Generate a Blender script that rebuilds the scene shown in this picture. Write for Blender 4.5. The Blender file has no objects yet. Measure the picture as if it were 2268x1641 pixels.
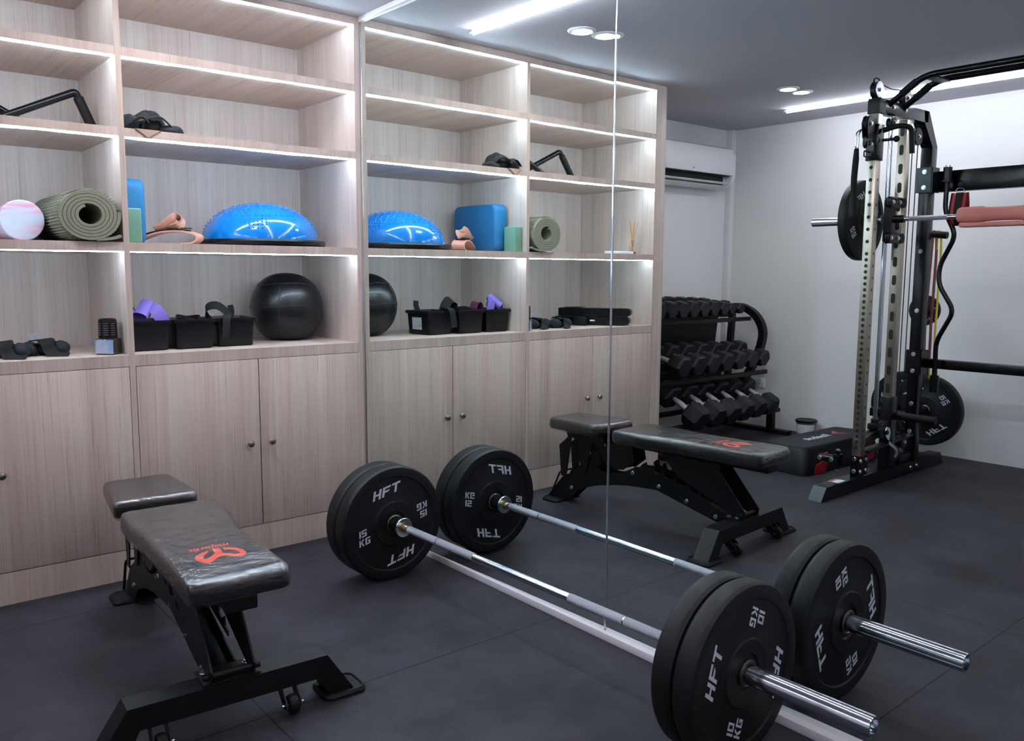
import bpy, bmesh, math, random
from mathutils import Vector, Matrix, Quaternion
from mathutils.geometry import tessellate_polygon
random.seed(7)
S = bpy.context.scene
COL = S.collection
PI = math.pi

# ------------------------------------------------------------------ camera
cam_d = bpy.data.cameras.new('camera'); cam = bpy.data.objects.new('camera', cam_d); COL.objects.link(cam)
FW = Vector((0.6289385, 0.7684879, -0.1177399)); RT = Vector((0.7742573, -0.6328487, 0.0052965)); UP = Vector((0.0704413, 0.0944921, 0.9930303))
cam.matrix_world = Matrix(((RT.x, UP.x, -FW.x, -1.910431), (RT.y, UP.y, -FW.y, -3.403341), (RT.z, UP.z, -FW.z, 1.207441), (0, 0, 0, 1)))
cam_d.sensor_width = 36; cam_d.sensor_fit = 'HORIZONTAL'; cam_d.lens = 1862.917 / 2268 * 36; cam_d.clip_start = 0.02
S.camera = cam

# ------------------------------------------------------------------ world, exposure
w = bpy.data.worlds.new('world'); S.world = w; w.use_nodes = True
w.node_tree.nodes['Background'].inputs[0].default_value = (0.6, 0.7, 1, 1)
w.node_tree.nodes['Background'].inputs[1].default_value = 0.02
S.view_settings.view_transform = 'Standard'; S.view_settings.look = 'None'
S.view_settings.exposure = 1.85; S.view_settings.gamma = 1; S.view_settings.use_curve_mapping = False
STRIP_L, TUBE_L, DOWN_L = 42.0, 16.0, 50.0
LIGHT_COL = (0.93, 0.90, 1.0); STRIP_COL = (0.60, 0.80, 1.0)

# ------------------------------------------------------------------ room numbers
CE = 2.305; XL = -3.74; YB = 0.715; YF = -5.6; XR = 0.075

# ------------------------------------------------------------------ materials
def lin(c):
    if isinstance(c, str):
        c = [int(c[i:i+2], 16)/255 for i in (0, 2, 4)]
    return tuple((x/12.92 if x <= .04045 else ((x+.055)/1.055)**2.4) for x in c) + (1,)
MATS = {}
def M(name, col, rough=.5, metal=0., bump=0., bs=200., var=0., vs=20., coat=0., spec=.5, emit=None, es=0., stretch=(1, 1, 1), trans=0., sheen=0.):
    if name in MATS: return MATS[name]
    m = bpy.data.materials.new(name); m.use_nodes = True; nt = m.node_tree; b = nt.nodes['Principled BSDF']
    c = lin(col); b.inputs['Base Color'].default_value = c
    b.inputs['Roughness'].default_value = rough; b.inputs['Metallic'].default_value = metal
    b.inputs['Coat Weight'].default_value = coat; b.inputs['Specular IOR Level'].default_value = spec
    b.inputs['Transmission Weight'].default_value = trans
    if sheen: b.inputs['Sheen Weight'].default_value = sheen
    if emit: b.inputs['Emission Color'].default_value = (*emit, 1); b.inputs['Emission Strength'].default_value = es
    if bump or var:
        tc = nt.nodes.new('ShaderNodeTexCoord'); mp = nt.nodes.new('ShaderNodeMapping'); mp.inputs['Scale'].default_value = stretch
        nt.links.new(tc.outputs['Object'], mp.inputs[0])
    if bump:
        n = nt.nodes.new('ShaderNodeTexNoise'); n.inputs['Scale'].default_value = bs; n.inputs['Detail'].default_value = 4
        bn = nt.nodes.new('ShaderNodeBump'); bn.inputs['Strength'].default_value = bump; bn.inputs['Distance'].default_value = .003
        nt.links.new(mp.outputs[0], n.inputs['Vector']); nt.links.new(n.outputs[0], bn.inputs['Height']); nt.links.new(bn.outputs[0], b.inputs['Normal'])
    if var:
        n = nt.nodes.new('ShaderNodeTexNoise'); n.inputs['Scale'].default_value = vs; n.inputs['Detail'].default_value = 5
        r = nt.nodes.new('ShaderNodeValToRGB'); r.color_ramp.elements[0].position = .3; r.color_ramp.elements[1].position = .7
        r.color_ramp.elements[0].color = tuple(x*(1-var) for x in c[:3]) + (1,); r.color_ramp.elements[1].color = tuple(min(1, x*(1+var)) for x in c[:3]) + (1,)
        nt.links.new(mp.outputs[0], n.inputs['Vector']); nt.links.new(n.outputs[0], r.inputs[0]); nt.links.new(r.outputs[0], b.inputs['Base Color'])
    MATS[name] = m
    return m
def wood(name, stretch, base, dark, light):
    m = bpy.data.materials.new(name); m.use_nodes = True; nt = m.node_tree; b = nt.nodes['Principled BSDF']; L = nt.links.new
    tc = nt.nodes.new('ShaderNodeTexCoord'); geo = nt.nodes.new('ShaderNodeNewGeometry')
    def noise(sc, det, off=0):
        mp = nt.nodes.new('ShaderNodeMapping'); mp.inputs['Scale'].default_value = [a*b_ for a, b_ in zip(stretch, (sc,)*3)]; mp.inputs['Location'].default_value = (off, off, off)
        n = nt.nodes.new('ShaderNodeTexNoise'); n.inputs['Scale'].default_value = 1; n.inputs['Detail'].default_value = det; n.inputs['Roughness'].default_value = .6
        L(geo.outputs['Position'], mp.inputs[0]); L(mp.outputs[0], n.inputs['Vector']); return n.outputs[0]
    broad = noise(11, 2); mid = noise(60, 3, 3.1); fine = noise(260, 3, 7.7)
    r1 = nt.nodes.new('ShaderNodeValToRGB'); e = r1.color_ramp.elements
    e[0].position = .32; e[0].color = lin(dark); e[1].position = .68; e[1].color = lin(light); k = e.new(.5); k.color = lin(base)
    a = nt.nodes.new('ShaderNodeMath'); a.operation = 'MULTIPLY_ADD'; a.inputs[1].default_value = .45
    a2 = nt.nodes.new('ShaderNodeMath'); a2.operation = 'MULTIPLY_ADD'; a2.inputs[1].default_value = .35
    a3 = nt.nodes.new('ShaderNodeMath'); a3.operation = 'MULTIPLY'; a3.inputs[1].default_value = .20
    L(fine, a3.inputs[0]); L(mid, a2.inputs[0]); L(a3.outputs[0], a2.inputs[2]); L(broad, a.inputs[0]); L(a2.outputs[0], a.inputs[2]); L(a.outputs[0], r1.inputs[0])
    pores = nt.nodes.new('ShaderNodeValToRGB'); pe = pores.color_ramp.elements; pe[0].position = .30; pe[0].color = (.72, .72, .72, 1); pe[1].position = .42; pe[1].color = (1, 1, 1, 1)
    L(fine, pores.inputs[0])
    mx = nt.nodes.new('ShaderNodeMix'); mx.data_type = 'RGBA'; mx.blend_type = 'MULTIPLY'; mx.inputs[0].default_value = 1
    L(r1.outputs[0], mx.inputs[6]); L(pores.outputs[0], mx.inputs[7]); L(mx.outputs[2], b.inputs['Base Color'])
    b.inputs['Roughness'].default_value = .48; b.inputs['Specular IOR Level'].default_value = .35
    bn = nt.nodes.new('ShaderNodeBump'); bn.inputs['Strength'].default_value = .06; bn.inputs['Distance'].default_value = .002; L(fine, bn.inputs['Height']); L(bn.outputs[0], b.inputs['Normal'])
    MATS[name] = m; return m
WB, WD, WL = 'c8b7ad', 'b4a197', 'd3c7bf'
wood_v = wood('wood_vertical_grain', (1, 1, .012), WB, WD, WL)
wood_d = wood('wood_depth_grain', (1, .012, 1), WB, WD, WL)

def floor_mat():
    m = bpy.data.materials.new('rubber_floor'); m.use_nodes = True; nt = m.node_tree; b = nt.nodes['Principled BSDF']; L = nt.links.new
    geo = nt.nodes.new('ShaderNodeNewGeometry'); sp = nt.nodes.new('ShaderNodeSeparateXYZ'); L(geo.outputs['Position'], sp.inputs[0])
    def mth(op, a, b_=None, c=None):
        n = nt.nodes.new('ShaderNodeMath'); n.operation = op
        for i, v in enumerate((a, b_, c)):
            if v is None: continue
            if isinstance(v, (int, float)): n.inputs[i].default_value = v
            else: L(v, n.inputs[i])
        return n.outputs[0]
    def seam(co, off):
        f = mth('FRACT', mth('DIVIDE', mth('ADD', co, off), 1.06)); d = mth('MINIMUM', f, mth('SUBTRACT', 1.0, f)); return d
    d = mth('MINIMUM', seam(sp.outputs[0], 1.05+10.6), seam(sp.outputs[1], .25+10.6))
    line = mth('LESS_THAN', d, .0024)
    n = nt.nodes.new('ShaderNodeTexNoise'); n.inputs['Scale'].default_value = 3.5; n.inputs['Detail'].default_value = 6; n.inputs['Roughness'].default_value = .65; L(geo.outputs['Position'], n.inputs['Vector'])
    r = nt.nodes.new('ShaderNodeValToRGB'); e = r.color_ramp.elements; e[0].position = .3; e[0].color = lin('1f1e23'); e[1].position = .72; e[1].color = lin('3b3942'); L(n.outputs[0], r.inputs[0])
    g = nt.nodes.new('ShaderNodeTexNoise'); g.inputs['Scale'].default_value = 260; g.inputs['Detail'].default_value = 3; L(geo.outputs['Position'], g.inputs['Vector'])
    gr = nt.nodes.new('ShaderNodeValToRGB'); e = gr.color_ramp.elements; e[0].position = .3; e[0].color = (.7, .7, .7, 1); e[1].position = .7; e[1].color = (1.3, 1.3, 1.3, 1); L(g.outputs[0], gr.inputs[0])
    m1 = nt.nodes.new('ShaderNodeMix'); m1.data_type = 'RGBA'; m1.blend_type = 'MULTIPLY'; m1.inputs[0].default_value = 1; L(r.outputs[0], m1.inputs[6]); L(gr.outputs[0], m1.inputs[7])
    m2 = nt.nodes.new('ShaderNodeMix'); m2.data_type = 'RGBA'; L(line, m2.inputs[0]); L(m1.outputs[2], m2.inputs[6]); m2.inputs[7].default_value = lin('050507')
    vo = nt.nodes.new('ShaderNodeTexVoronoi'); vo.inputs['Scale'].default_value = 9; L(geo.outputs['Position'], vo.inputs['Vector'])
    fl = mth('LESS_THAN', vo.outputs['Distance'], .022)
    m3 = nt.nodes.new('ShaderNodeMix'); m3.data_type = 'RGBA'; L(mth('MULTIPLY', fl, .5), m3.inputs[0]); L(m2.outputs[2], m3.inputs[6]); m3.inputs[7].default_value = lin('8f8f96')
    L(m3.outputs[2], b.inputs['Base Color'])
    b.inputs['Roughness'].default_value = .6; b.inputs['Specular IOR Level'].default_value = .28
    bn = nt.nodes.new('ShaderNodeBump'); bn.inputs['Strength'].default_value = .35; bn.inputs['Distance'].default_value = .002
    h = mth('SUBTRACT', g.outputs[0], mth('MULTIPLY', line, 2.0)); L(h, bn.inputs['Height']); L(bn.outputs[0], b.inputs['Normal'])
    return m

m_floor = floor_mat()
m_wall = M('white_wall_paint', 'e2e2e4', .75, bump=.05, bs=300)
m_ceil = M('ceiling_paint', 'bdbcc4', .85, bump=.04, bs=200)
m_white = M('white_plastic', 'dfe1e6', .35)
m_trim = M('white_trim_paint', 'd9d5da', .4)
m_mirror = M('mirror_silvering', (.93, .965, .955), .0, 1.)
m_edge = M('polished_glass_edge', 'c8d2d4', .18, .85)
m_black = M('black_powder_coat', '0d0d10', .42, bump=.25, bs=700, spec=.3)
m_gblack = M('black_gloss_paint', '08080c', .25, spec=.35)
m_rub = M('bumper_rubber', '121215', .5, bump=.12, bs=500, var=.12, vs=12, spec=.28)
m_rubk = M('black_rubber', '0d0d0f', .6, bump=.2, bs=300, spec=.3)
m_plast = M('black_plastic', '0d0e12', .38, spec=.35, bump=.1, bs=500)
m_chrome = M('chrome', 'c6ccd6', .14, 1.)
m_knurl = M('knurled_chrome', 'bdbfc8', .34, 1., bump=.9, bs=900)
m_steel = M('stainless_steel', 'b4ab9c', .36, 1., bump=.05, bs=80, stretch=(1, 1, .1))
m_zinc = M('zinc_bolt', 'c9ced6', .25, 1.)
m_brass = M('brass_bushing', 'b08a3c', .3, 1.)
m_dsteel = M('dark_steel_insert', '77736e', .3, 1.)
m_print = M('white_print', 'c3c6d2', .5)
m_red = M('red_plastic', 'b3202e', .4)
m_orange = M('orange_red_print', 'ff5030', .45)
m_leather = M('black_vinyl', '181415', .5, spec=.35, bump=.15, bs=350)
m_bosu = M('blue_glossy_rubber', '0b7ed4', .16, coat=.5)
m_bfoam = M('blue_foam', '1b6c9f', .7, bump=.2, bs=250)
m_gfoam = M('green_foam', '6fa18d', .7, bump=.15, bs=250)
m_mat = M('olive_mat_foam', '8c8f7c', .85, bump=.4, bs=220)
m_mat2 = M('olive_mat_gap', '2c2e28', .9)
m_pfoam = M('salmon_foam', 'cc7f78', .75, bump=.2, bs=220)
m_purple = M('lilac_latex', '7b66bf', .5, bump=.1, bs=60)
m_plum = M('plum_latex', '6b3054', .5)
m_peach = M('peach_leatherette', 'dba18c', .5, bump=.1, bs=150)
m_fabric = M('black_webbing', '08080a', .85, bump=.4, bs=500)
m_fabric2 = M('charcoal_neoprene', '1c1e27', .85, bump=.3, bs=400)
m_label = M('paper_label', 'c9ccd2', .6, var=.15, vs=60)
m_blabel = M('blue_label', '8fb0dd', .5)
m_bluetxt = M('blue_ink', '3a66b5', .5)
m_yellow = M('yellow_latex', 'd8c418', .45)
m_bred = M('dark_red_latex', '8f3038', .5)
m_tan = M('tan_cardboard', 'b79f8b', .8)
m_reed = M('reed_stick', 'c58b3f', .8)
m_knob = M('brushed_nickel', 'a09c98', .3, 1.)
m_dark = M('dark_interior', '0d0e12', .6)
m_grey = M('grey_plastic', '6b6d74', .4)
m_led = M('led_strip_glow', 'ffffff', .5, emit=STRIP_COL, es=STRIP_L)
m_tube = M('led_tube_glow', 'ffffff', .5, emit=LIGHT_COL, es=TUBE_L)
m_down = M('downlight_glow', 'ffffff', .5, emit=(1.0, .93, .90), es=DOWN_L)
m_step = M('step_grey_rubber', '2c2c33', .7, bump=.3, bs=200)
m_steps = M('step_black_plastic', '17181e', .45, spec=.35, bump=.15, bs=300)

def film():
    m = bpy.data.materials.new('shrink_film'); m.use_nodes = True; nt = m.node_tree; nt.nodes.clear(); L = nt.links.new
    out = nt.nodes.new('ShaderNodeOutputMaterial'); t = nt.nodes.new('ShaderNodeBsdfTransparent'); g = nt.nodes.new('ShaderNodeBsdfGlossy'); g.inputs['Roughness'].default_value = .07
    mx = nt.nodes.new('ShaderNodeMixShader'); lw = nt.nodes.new('ShaderNodeLayerWeight'); lw.inputs[0].default_value = .28
    mp = nt.nodes.new('ShaderNodeMapRange'); mp.inputs[3].default_value = .018; mp.inputs[4].default_value = .7
    tc = nt.nodes.new('ShaderNodeTexCoord'); n = nt.nodes.new('ShaderNodeTexNoise'); n.inputs['Scale'].default_value = 11; n.inputs['Detail'].default_value = 8; n.inputs['Distortion'].default_value = 1.6
    ma = nt.nodes.new('ShaderNodeMapping'); ma.inputs['Scale'].default_value = (1, 1, 3)
    b = nt.nodes.new('ShaderNodeBump'); b.inputs['Strength'].default_value = .8; b.inputs['Distance'].default_value = .006
    L(tc.outputs['Object'], ma.inputs[0]); L(ma.outputs[0], n.inputs['Vector']); L(n.outputs[0], b.inputs['Height']); L(b.outputs[0], g.inputs['Normal'])
    L(lw.outputs['Facing'], mp.inputs[0]); L(mp.outputs[0], mx.inputs[0]); L(t.outputs[0], mx.inputs[1]); L(g.outputs[0], mx.inputs[2]); L(mx.outputs[0], out.inputs[0])
    return m
m_film = film()
def glass():
    m = bpy.data.materials.new('clear_glass'); m.use_nodes = True; b = m.node_tree.nodes['Principled BSDF']
    b.inputs['Transmission Weight'].default_value = 1; b.inputs['Roughness'].default_value = .02; b.inputs['IOR'].default_value = 1.2; b.inputs['Base Color'].default_value = (.95, .95, .9, 1)
    return m
m_glass = glass()
m_oil = M('yellow_oil', 'c9a63a', .1, trans=.5)
def marble():
    m = bpy.data.materials.new('marbled_foam'); m.use_nodes = True; nt = m.node_tree; b = nt.nodes['Principled BSDF']; L = nt.links.new
    tc = nt.nodes.new('ShaderNodeTexCoord'); mp = nt.nodes.new('ShaderNodeMapping'); mp.inputs['Rotation'].default_value = (0, .9, 0); mp.inputs['Scale'].default_value = (5, 5, 34)
    n = nt.nodes.new('ShaderNodeTexNoise'); n.inputs['Scale'].default_value = 1; n.inputs['Detail'].default_value = 3; n.inputs['Distortion'].default_value = .6
    r = nt.nodes.new('ShaderNodeValToRGB'); e = r.color_ramp.elements; e[0].position = .38; e[0].color = lin('b9c9d8'); e[1].position = .62; e[1].color = lin('d79cb6'); k = e.new(.5); k.color = lin('c4bfd6')
    L(tc.outputs['Object'], mp.inputs[0]); L(mp.outputs[0], n.inputs['Vector']); L(n.outputs[0], r.inputs[0]); L(r.outputs[0], b.inputs['Base Color']); b.inputs['Roughness'].default_value = .8
    return m
m_marble = marble()

# ------------------------------------------------------------------ mesh builder
def basis(d):
    d = Vector(d).normalized(); a = Vector((0, 0, 1)) if abs(d.z) < .9 else Vector((1, 0, 0))
    x = a.cross(d).normalized(); return x, d.cross(x), d
def smooth_path(pts, k=6):
    P = [Vector(p) for p in pts]; out = []
    for i in range(len(P)-1):
        p0 = P[max(i-1, 0)]; p1 = P[i]; p2 = P[i+1]; p3 = P[min(i+2, len(P)-1)]
        for j in range(k):
            t = j/k; out.append(.5*((2*p1)+(-p0+p2)*t+(2*p0-5*p1+4*p2-p3)*t*t+(-p0+3*p1-3*p2+p3)*t**3))
    out.append(P[-1]); return out
def fillet(pts, r=.03, k=5):
    P = [Vector(p) for p in pts]; out = [P[0]]
    for i in range(1, len(P)-1):
        a = P[i-1]-P[i]; b = P[i+1]-P[i]; q = min(r, a.length*.45, b.length*.45); s = P[i]+a.normalized()*q; e = P[i]+b.normalized()*q
        for j in range(k+1):
            t = j/k; out.append(s*(1-t)**2+P[i]*2*t*(1-t)+e*t*t)
    out.append(P[-1]); return out
class MB:
    def __init__(s): s.b = bmesh.new(); s.mi = 0
    def face(s, vs):
        try: f = s.b.faces.new(vs); f.material_index = s.mi; return f
        except ValueError: return None
    def box(s, c, size, rot=None, bev=0):
        hx, hy, hz = size[0]/2, size[1]/2, size[2]/2; R = rot if rot else Matrix.Identity(3); c = Vector(c)
        tmp = bmesh.new(); vs = [tmp.verts.new(R @ Vector((x*hx, y*hy, z*hz)) + c) for x in (-1, 1) for y in (-1, 1) for z in (-1, 1)]
        for f in ((0, 1, 3, 2), (4, 6, 7, 5), (0, 4, 5, 1), (2, 3, 7, 6), (0, 2, 6, 4), (1, 5, 7, 3)): tmp.faces.new([vs[i] for i in f])
        if bev: bmesh.ops.bevel(tmp, geom=list(tmp.edges), offset=bev, segments=3 if bev > .004 else 2, affect='EDGES', profile=.5)
        s.merge(tmp); return s
    def b2(s, p0, p1, bev=0):
        return s.box([(a+b)/2 for a, b in zip(p0, p1)], [abs(b-a) for a, b in zip(p0, p1)], bev=bev)
    def merge(s, tmp):
        d = {}
        for v in tmp.verts: d[v] = s.b.verts.new(v.co)
        for f in tmp.faces: s.face([d[v] for v in f.verts])
        tmp.free()
    def rings(s, rs, closed=False, cap=True):
        V = [[s.b.verts.new(p) for p in r] for r in rs]; n = len(rs[0]); m = len(V)
        for i in range(m if closed else m-1):
            a, b = V[i], V[(i+1) % m]
            for j in range(n): s.face([a[j], a[(j+1) % n], b[(j+1) % n], b[j]])
        if cap and not closed: s.face(list(reversed(V[0]))); s.face(V[-1])
        return s
    def tube(s, pts, r, n=12, cap=True, closed=False, sq=None):
        P = [Vector(p) for p in pts]; rs = []; N = len(P); prev = None
        for i, p in enumerate(P):
            if closed: d = (P[(i+1) % N]-P[i-1])
            else: d = (P[min(i+1, N-1)]-P[max(i-1, 0)])
            d.normalize()
            if prev is None: x, y, _ = basis(d)
            else:
                x = (prev-d*prev.dot(d)).normalized(); y = d.cross(x)
            prev = x; rr = r[i] if isinstance(r, (list, tuple)) else r
            if sq: rs.append([p+x*sq[0]/2*a+y*sq[1]/2*b for a, b in ((1, 1), (-1, 1), (-1, -1), (1, -1))])
            else: rs.append([p+x*rr*math.cos(2*PI*j/n)+y*rr*math.sin(2*PI*j/n) for j in range(n)])
        return s.rings(rs, closed, cap)
    def cyl(s, p0, p1, r, n=20, r2=None):
        return s.tube([p0, p1], [r, r if r2 is None else r2], n)
    def lathe(s, prof, c, d, n=48):
        x, y, z = basis(d); c = Vector(c); rs = []
        for r, h in prof:
            r = max(r, 1e-4); rs.append([c+z*h+x*r*math.cos(2*PI*j/n)+y*r*math.sin(2*PI*j/n) for j in range(n)])
        return s.rings(rs, cap=True)
    def beam(s, p0, p1, w, h, bev=.004, up=(0, 0, 1)):
        p0 = Vector(p0); p1 = Vector(p1); d = (p1-p0); z = d.normalized(); u = Vector(up)
        if abs(u.dot(z)) > .98: u = Vector((0, 1, 0))
        x = u.cross(z).normalized(); y = z.cross(x); R = Matrix((x, y, z)).transposed()
        return s.box((p0+p1)/2, (w, h, d.length), R, bev)
    def prism(s, poly, fn, a0, a1):
        """poly 2D points, fn(u,v,a)->3D"""
        T = tessellate_polygon([[Vector((p[0], p[1], 0)) for p in poly]])
        A = [s.b.verts.new(fn(p[0], p[1], a0)) for p in poly]; B = [s.b.verts.new(fn(p[0], p[1], a1)) for p in poly]
        for t in T: s.face([A[i] for i in t]); s.face([B[i] for i in reversed(t)])
        n = len(poly)
        for i in range(n): s.face([A[i], A[(i+1) % n], B[(i+1) % n], B[i]])
        return s
    def ribbon(s, pts, w, wd, t=.002, k=6, closed=False):
        P = smooth_path(pts, k) if k > 1 else [Vector(p) for p in pts]; rs = []
        if closed: P = P[:-1]
        N = len(P)
        for i, p in enumerate(P):
            d = (P[(i+1) % N]-P[i-1]) if closed else (P[min(i+1, N-1)]-P[max(i-1, 0)]); d.normalize()
            W = wd(i/(N-1)) if callable(wd) else wd
            x = Vector(W); x = (x-d*x.dot(d)).normalized(); y = d.cross(x); ww = w(i/(N-1)) if callable(w) else w
            rs.append([p+x*ww/2*a+y*t/2*b for a, b in ((1, 1), (-1, 1), (-1, -1), (1, -1))])
        return s.rings(rs, closed)
    def sphere(s, c, r, n=32, m=16, sc=(1, 1, 1), z0=-1, z1=1):
        rs = []
        for i in range(m+1):
            t = math.asin(z0)+(math.asin(z1)-math.asin(z0))*i/m
            rr = max(math.cos(t), 1e-3)*r; rs.append([Vector((c[0]+rr*math.cos(2*PI*j/n)*sc[0], c[1]+rr*math.sin(2*PI*j/n)*sc[1], c[2]+r*math.sin(t)*sc[2])) for j in range(n)])
        return s.rings(rs)
    def bolt(s, p, d, r=.008):
        p = Vector(p); d = Vector(d).normalized(); s.cyl(p, p+d*.002, r*1.35, 14); return s.cyl(p+d*.002, p+d*.008, r, 8)
    def mat(s, i): s.mi = i; return s
    def build(s, name, mats, parent=None, ang=38, label=None):
        bmesh.ops.recalc_face_normals(s.b, faces=s.b.faces)
        for f in s.b.faces: f.smooth = True
        a = math.radians(ang)
        for e in s.b.edges:
            if len(e.link_faces) == 2 and e.calc_face_angle(0) > a: e.smooth = False
        me = bpy.data.meshes.new(name); s.b.to_mesh(me); s.b.free()
        for m in (mats if isinstance(mats, (list, tuple)) else [mats]): me.materials.append(m)
        o = bpy.data.objects.new(name, me); COL.objects.link(o)
        if parent: o.parent = parent
        if label: o['label'] = label
        return o
def tag(o, label, cat, group=None):
    o['label'] = label; o['category'] = cat
    if group: o['group'] = group
    return o
def thing(name, label, cat, loc=(0, 0, 0), rotz=0., group=None):
    o = bpy.data.objects.new(name, None); o.empty_display_size = .05; COL.objects.link(o); o.location = loc; o.rotation_euler = (0, 0, rotz)
    return tag(o, label, cat, group)
def struct(o): o['kind'] = 'structure'; return o
def dup(root, loc, rot=(0, 0, 0), scale=1., label=None, group=None):
    r = root.copy(); COL.objects.link(r); r.location = loc; r.rotation_euler = rot; r.scale = (scale,)*3
    if label: r['label'] = label
    if group: r['group'] = group
    for ch in list(root.children):
        c = ch.copy(); COL.objects.link(c); c.parent = r
        for g in ch.children:
            d = g.copy(); COL.objects.link(d); d.parent = c
    return r

# block glyphs, cell 0..4 x 0..6, slanted
GL = {'H': [[(0, 0), (1.25, 0), (1.25, 6), (0, 6)], [(3.3, 0), (4.55, 0), (4.55, 6), (3.3, 6)], [(1.25, 2.4), (3.3, 2.4), (3.3, 3.5), (1.25, 3.5)]],
      'F': [[(0, 0), (1.25, 0), (1.25, 6), (0, 6)], [(1.25, 4.8), (4.6, 4.8), (4.6, 6), (1.25, 6)], [(1.25, 2.4), (3.3, 2.4), (4.3, 3.5), (1.25, 3.5)]],
      'T': [[(0, 4.8), (5, 4.8), (5, 6), (0, 6)], [(1.9, 0), (3.15, 0), (3.15, 4.8), (1.9, 4.8)]],
      'K': [[(0, 0), (1.2, 0), (1.2, 6), (0, 6)], [(1.2, 2.5), (2.9, 6), (4.4, 6), (2.3, 2.9)], [(1.5, 3.3), (2.5, 3.6), (4.5, 0), (3, 0)]],
      'G': [[(0, 0), (1.2, 0), (1.2, 6), (0, 6)], [(1.2, 4.9), (4.3, 4.9), (4.3, 6), (1.2, 6)], [(1.2, 0), (4.3, 0), (4.3, 1.1), (1.2, 1.1)], [(3.1, 1.1), (4.3, 1.1), (4.3, 3.4), (3.1, 3.4)], [(2.1, 2.5), (3.1, 2.5), (3.1, 3.4), (2.1, 3.4)]],
      '0': [[(0, 0), (1.2, 0), (1.2, 6), (0, 6)], [(3.1, 0), (4.3, 0), (4.3, 6), (3.1, 6)], [(1.2, 0), (3.1, 0), (3.1, 1.1), (1.2, 1.1)], [(1.2, 4.9), (3.1, 4.9), (3.1, 6), (1.2, 6)]],
      '1': [[(0, 0), (1.3, 0), (1.3, 6), (0, 6)]],
      '2': [[(0, 4.9), (4.3, 4.9), (4.3, 6), (0, 6)], [(3.1, 2.5), (4.3, 2.5), (4.3, 4.9), (3.1, 4.9)], [(0, 2.5), (3.1, 2.5), (3.1, 3.5), (0, 3.5)], [(0, 0), (1.2, 0), (1.2, 2.5), (0, 2.5)], [(1.2, 0), (4.3, 0), (4.3, 1.1), (1.2, 1.1)]],
      '5': [[(0, 4.9), (4.3, 4.9), (4.3, 6), (0, 6)], [(0, 2.5), (1.2, 2.5), (1.2, 4.9), (0, 4.9)], [(1.2, 2.5), (4.3, 2.5), (4.3, 3.5), (1.2, 3.5)], [(3.1, 0), (4.3, 0), (4.3, 2.5), (3.1, 2.5)], [(0, 0), (3.1, 0), (3.1, 1.1), (0, 1.1)]]}
GW = {'1': 1.3, 'T': 5}
def glyphs(mb, txt, h, fn, slant=.18, gap=.9, th=.0008, wx=1.15):
    """text centred on (0,0), upright in (u,v); fn(u,v,a)->3D"""
    tot = sum(GW.get(c, 4.5)+gap for c in txt)-gap; x = -tot/2; k = h/6
    for c in txt:
        for poly in GL[c]:
            mb.prism([((x+p[0]+slant*(p[1]-3))*k*wx, (p[1]-3)*k) for p in poly], fn, 0, th)
        x += GW.get(c, 4.5)+gap
def font_mesh(txt, size, bold=.0, italic=.0, extrude=.0006):
    cu = bpy.data.curves.new('lettering', 'FONT'); cu.body = txt; cu.size = size; cu.align_x = 'CENTER'; cu.align_y = 'CENTER'; cu.extrude = extrude; cu.offset = bold; cu.shear = italic
    o = bpy.data.objects.new('lettering', cu); COL.objects.link(o); bpy.context.view_layer.update()
    me = bpy.data.meshes.new_from_object(o.evaluated_get(bpy.context.evaluated_depsgraph_get())); bpy.data.objects.remove(o); bpy.data.curves.remove(cu); return me
def font_obj(txt, size, mat, parent, loc, rot, name='lettering', label=None, **k):
    me = font_mesh(txt, size, **k); me.materials.clear(); me.materials.append(mat); o = bpy.data.objects.new(name, me); COL.objects.link(o); o.parent = parent; o.location = loc; o.rotation_euler = rot
    if label: o['label'] = label
    return o

# ================================================================== ROOM
struct(MB().b2((XL-.1, YF-.1, -.08), (XR+.1, YB+.1, 0)).build('floor', m_floor))
struct(MB().b2((XL-.1, YF-.1, CE), (XR+.1, YB+.1, CE+.1)).build('ceiling', m_ceil))
struct(MB().b2((XL-.1, YF-.1, 0), (XL, YB+.1, CE)).build('wall_left', m_wall))
struct(MB().b2((XL, YB, 0), (XR+.1, YB+.1, CE)).build('wall_back', m_wall))
struct(MB().b2((XR, YF, 0), (XR+.1, YB, CE)).build('wall_right', m_wall))
struct(MB().b2((XL, YF-.1, 0), (XR+.1, YF, CE)).build('wall_front', m_wall))
# white strips closing the mirror at floor and ceiling, boxed pipe in the far corner
struct(MB().b2((0.004, -4.2, 0), (XR, -.004, .025), bev=.001).build('trim_1', m_trim))
struct(MB().b2((-.012, -4.2, 2.283), (XR, -.004, CE), bev=.002).build('trim_2', m_trim))
struct(MB().b2((XL, YB-.05, 0), (XL+.055, YB, CE), bev=.002).build('trim_3', m_wall))

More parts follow.
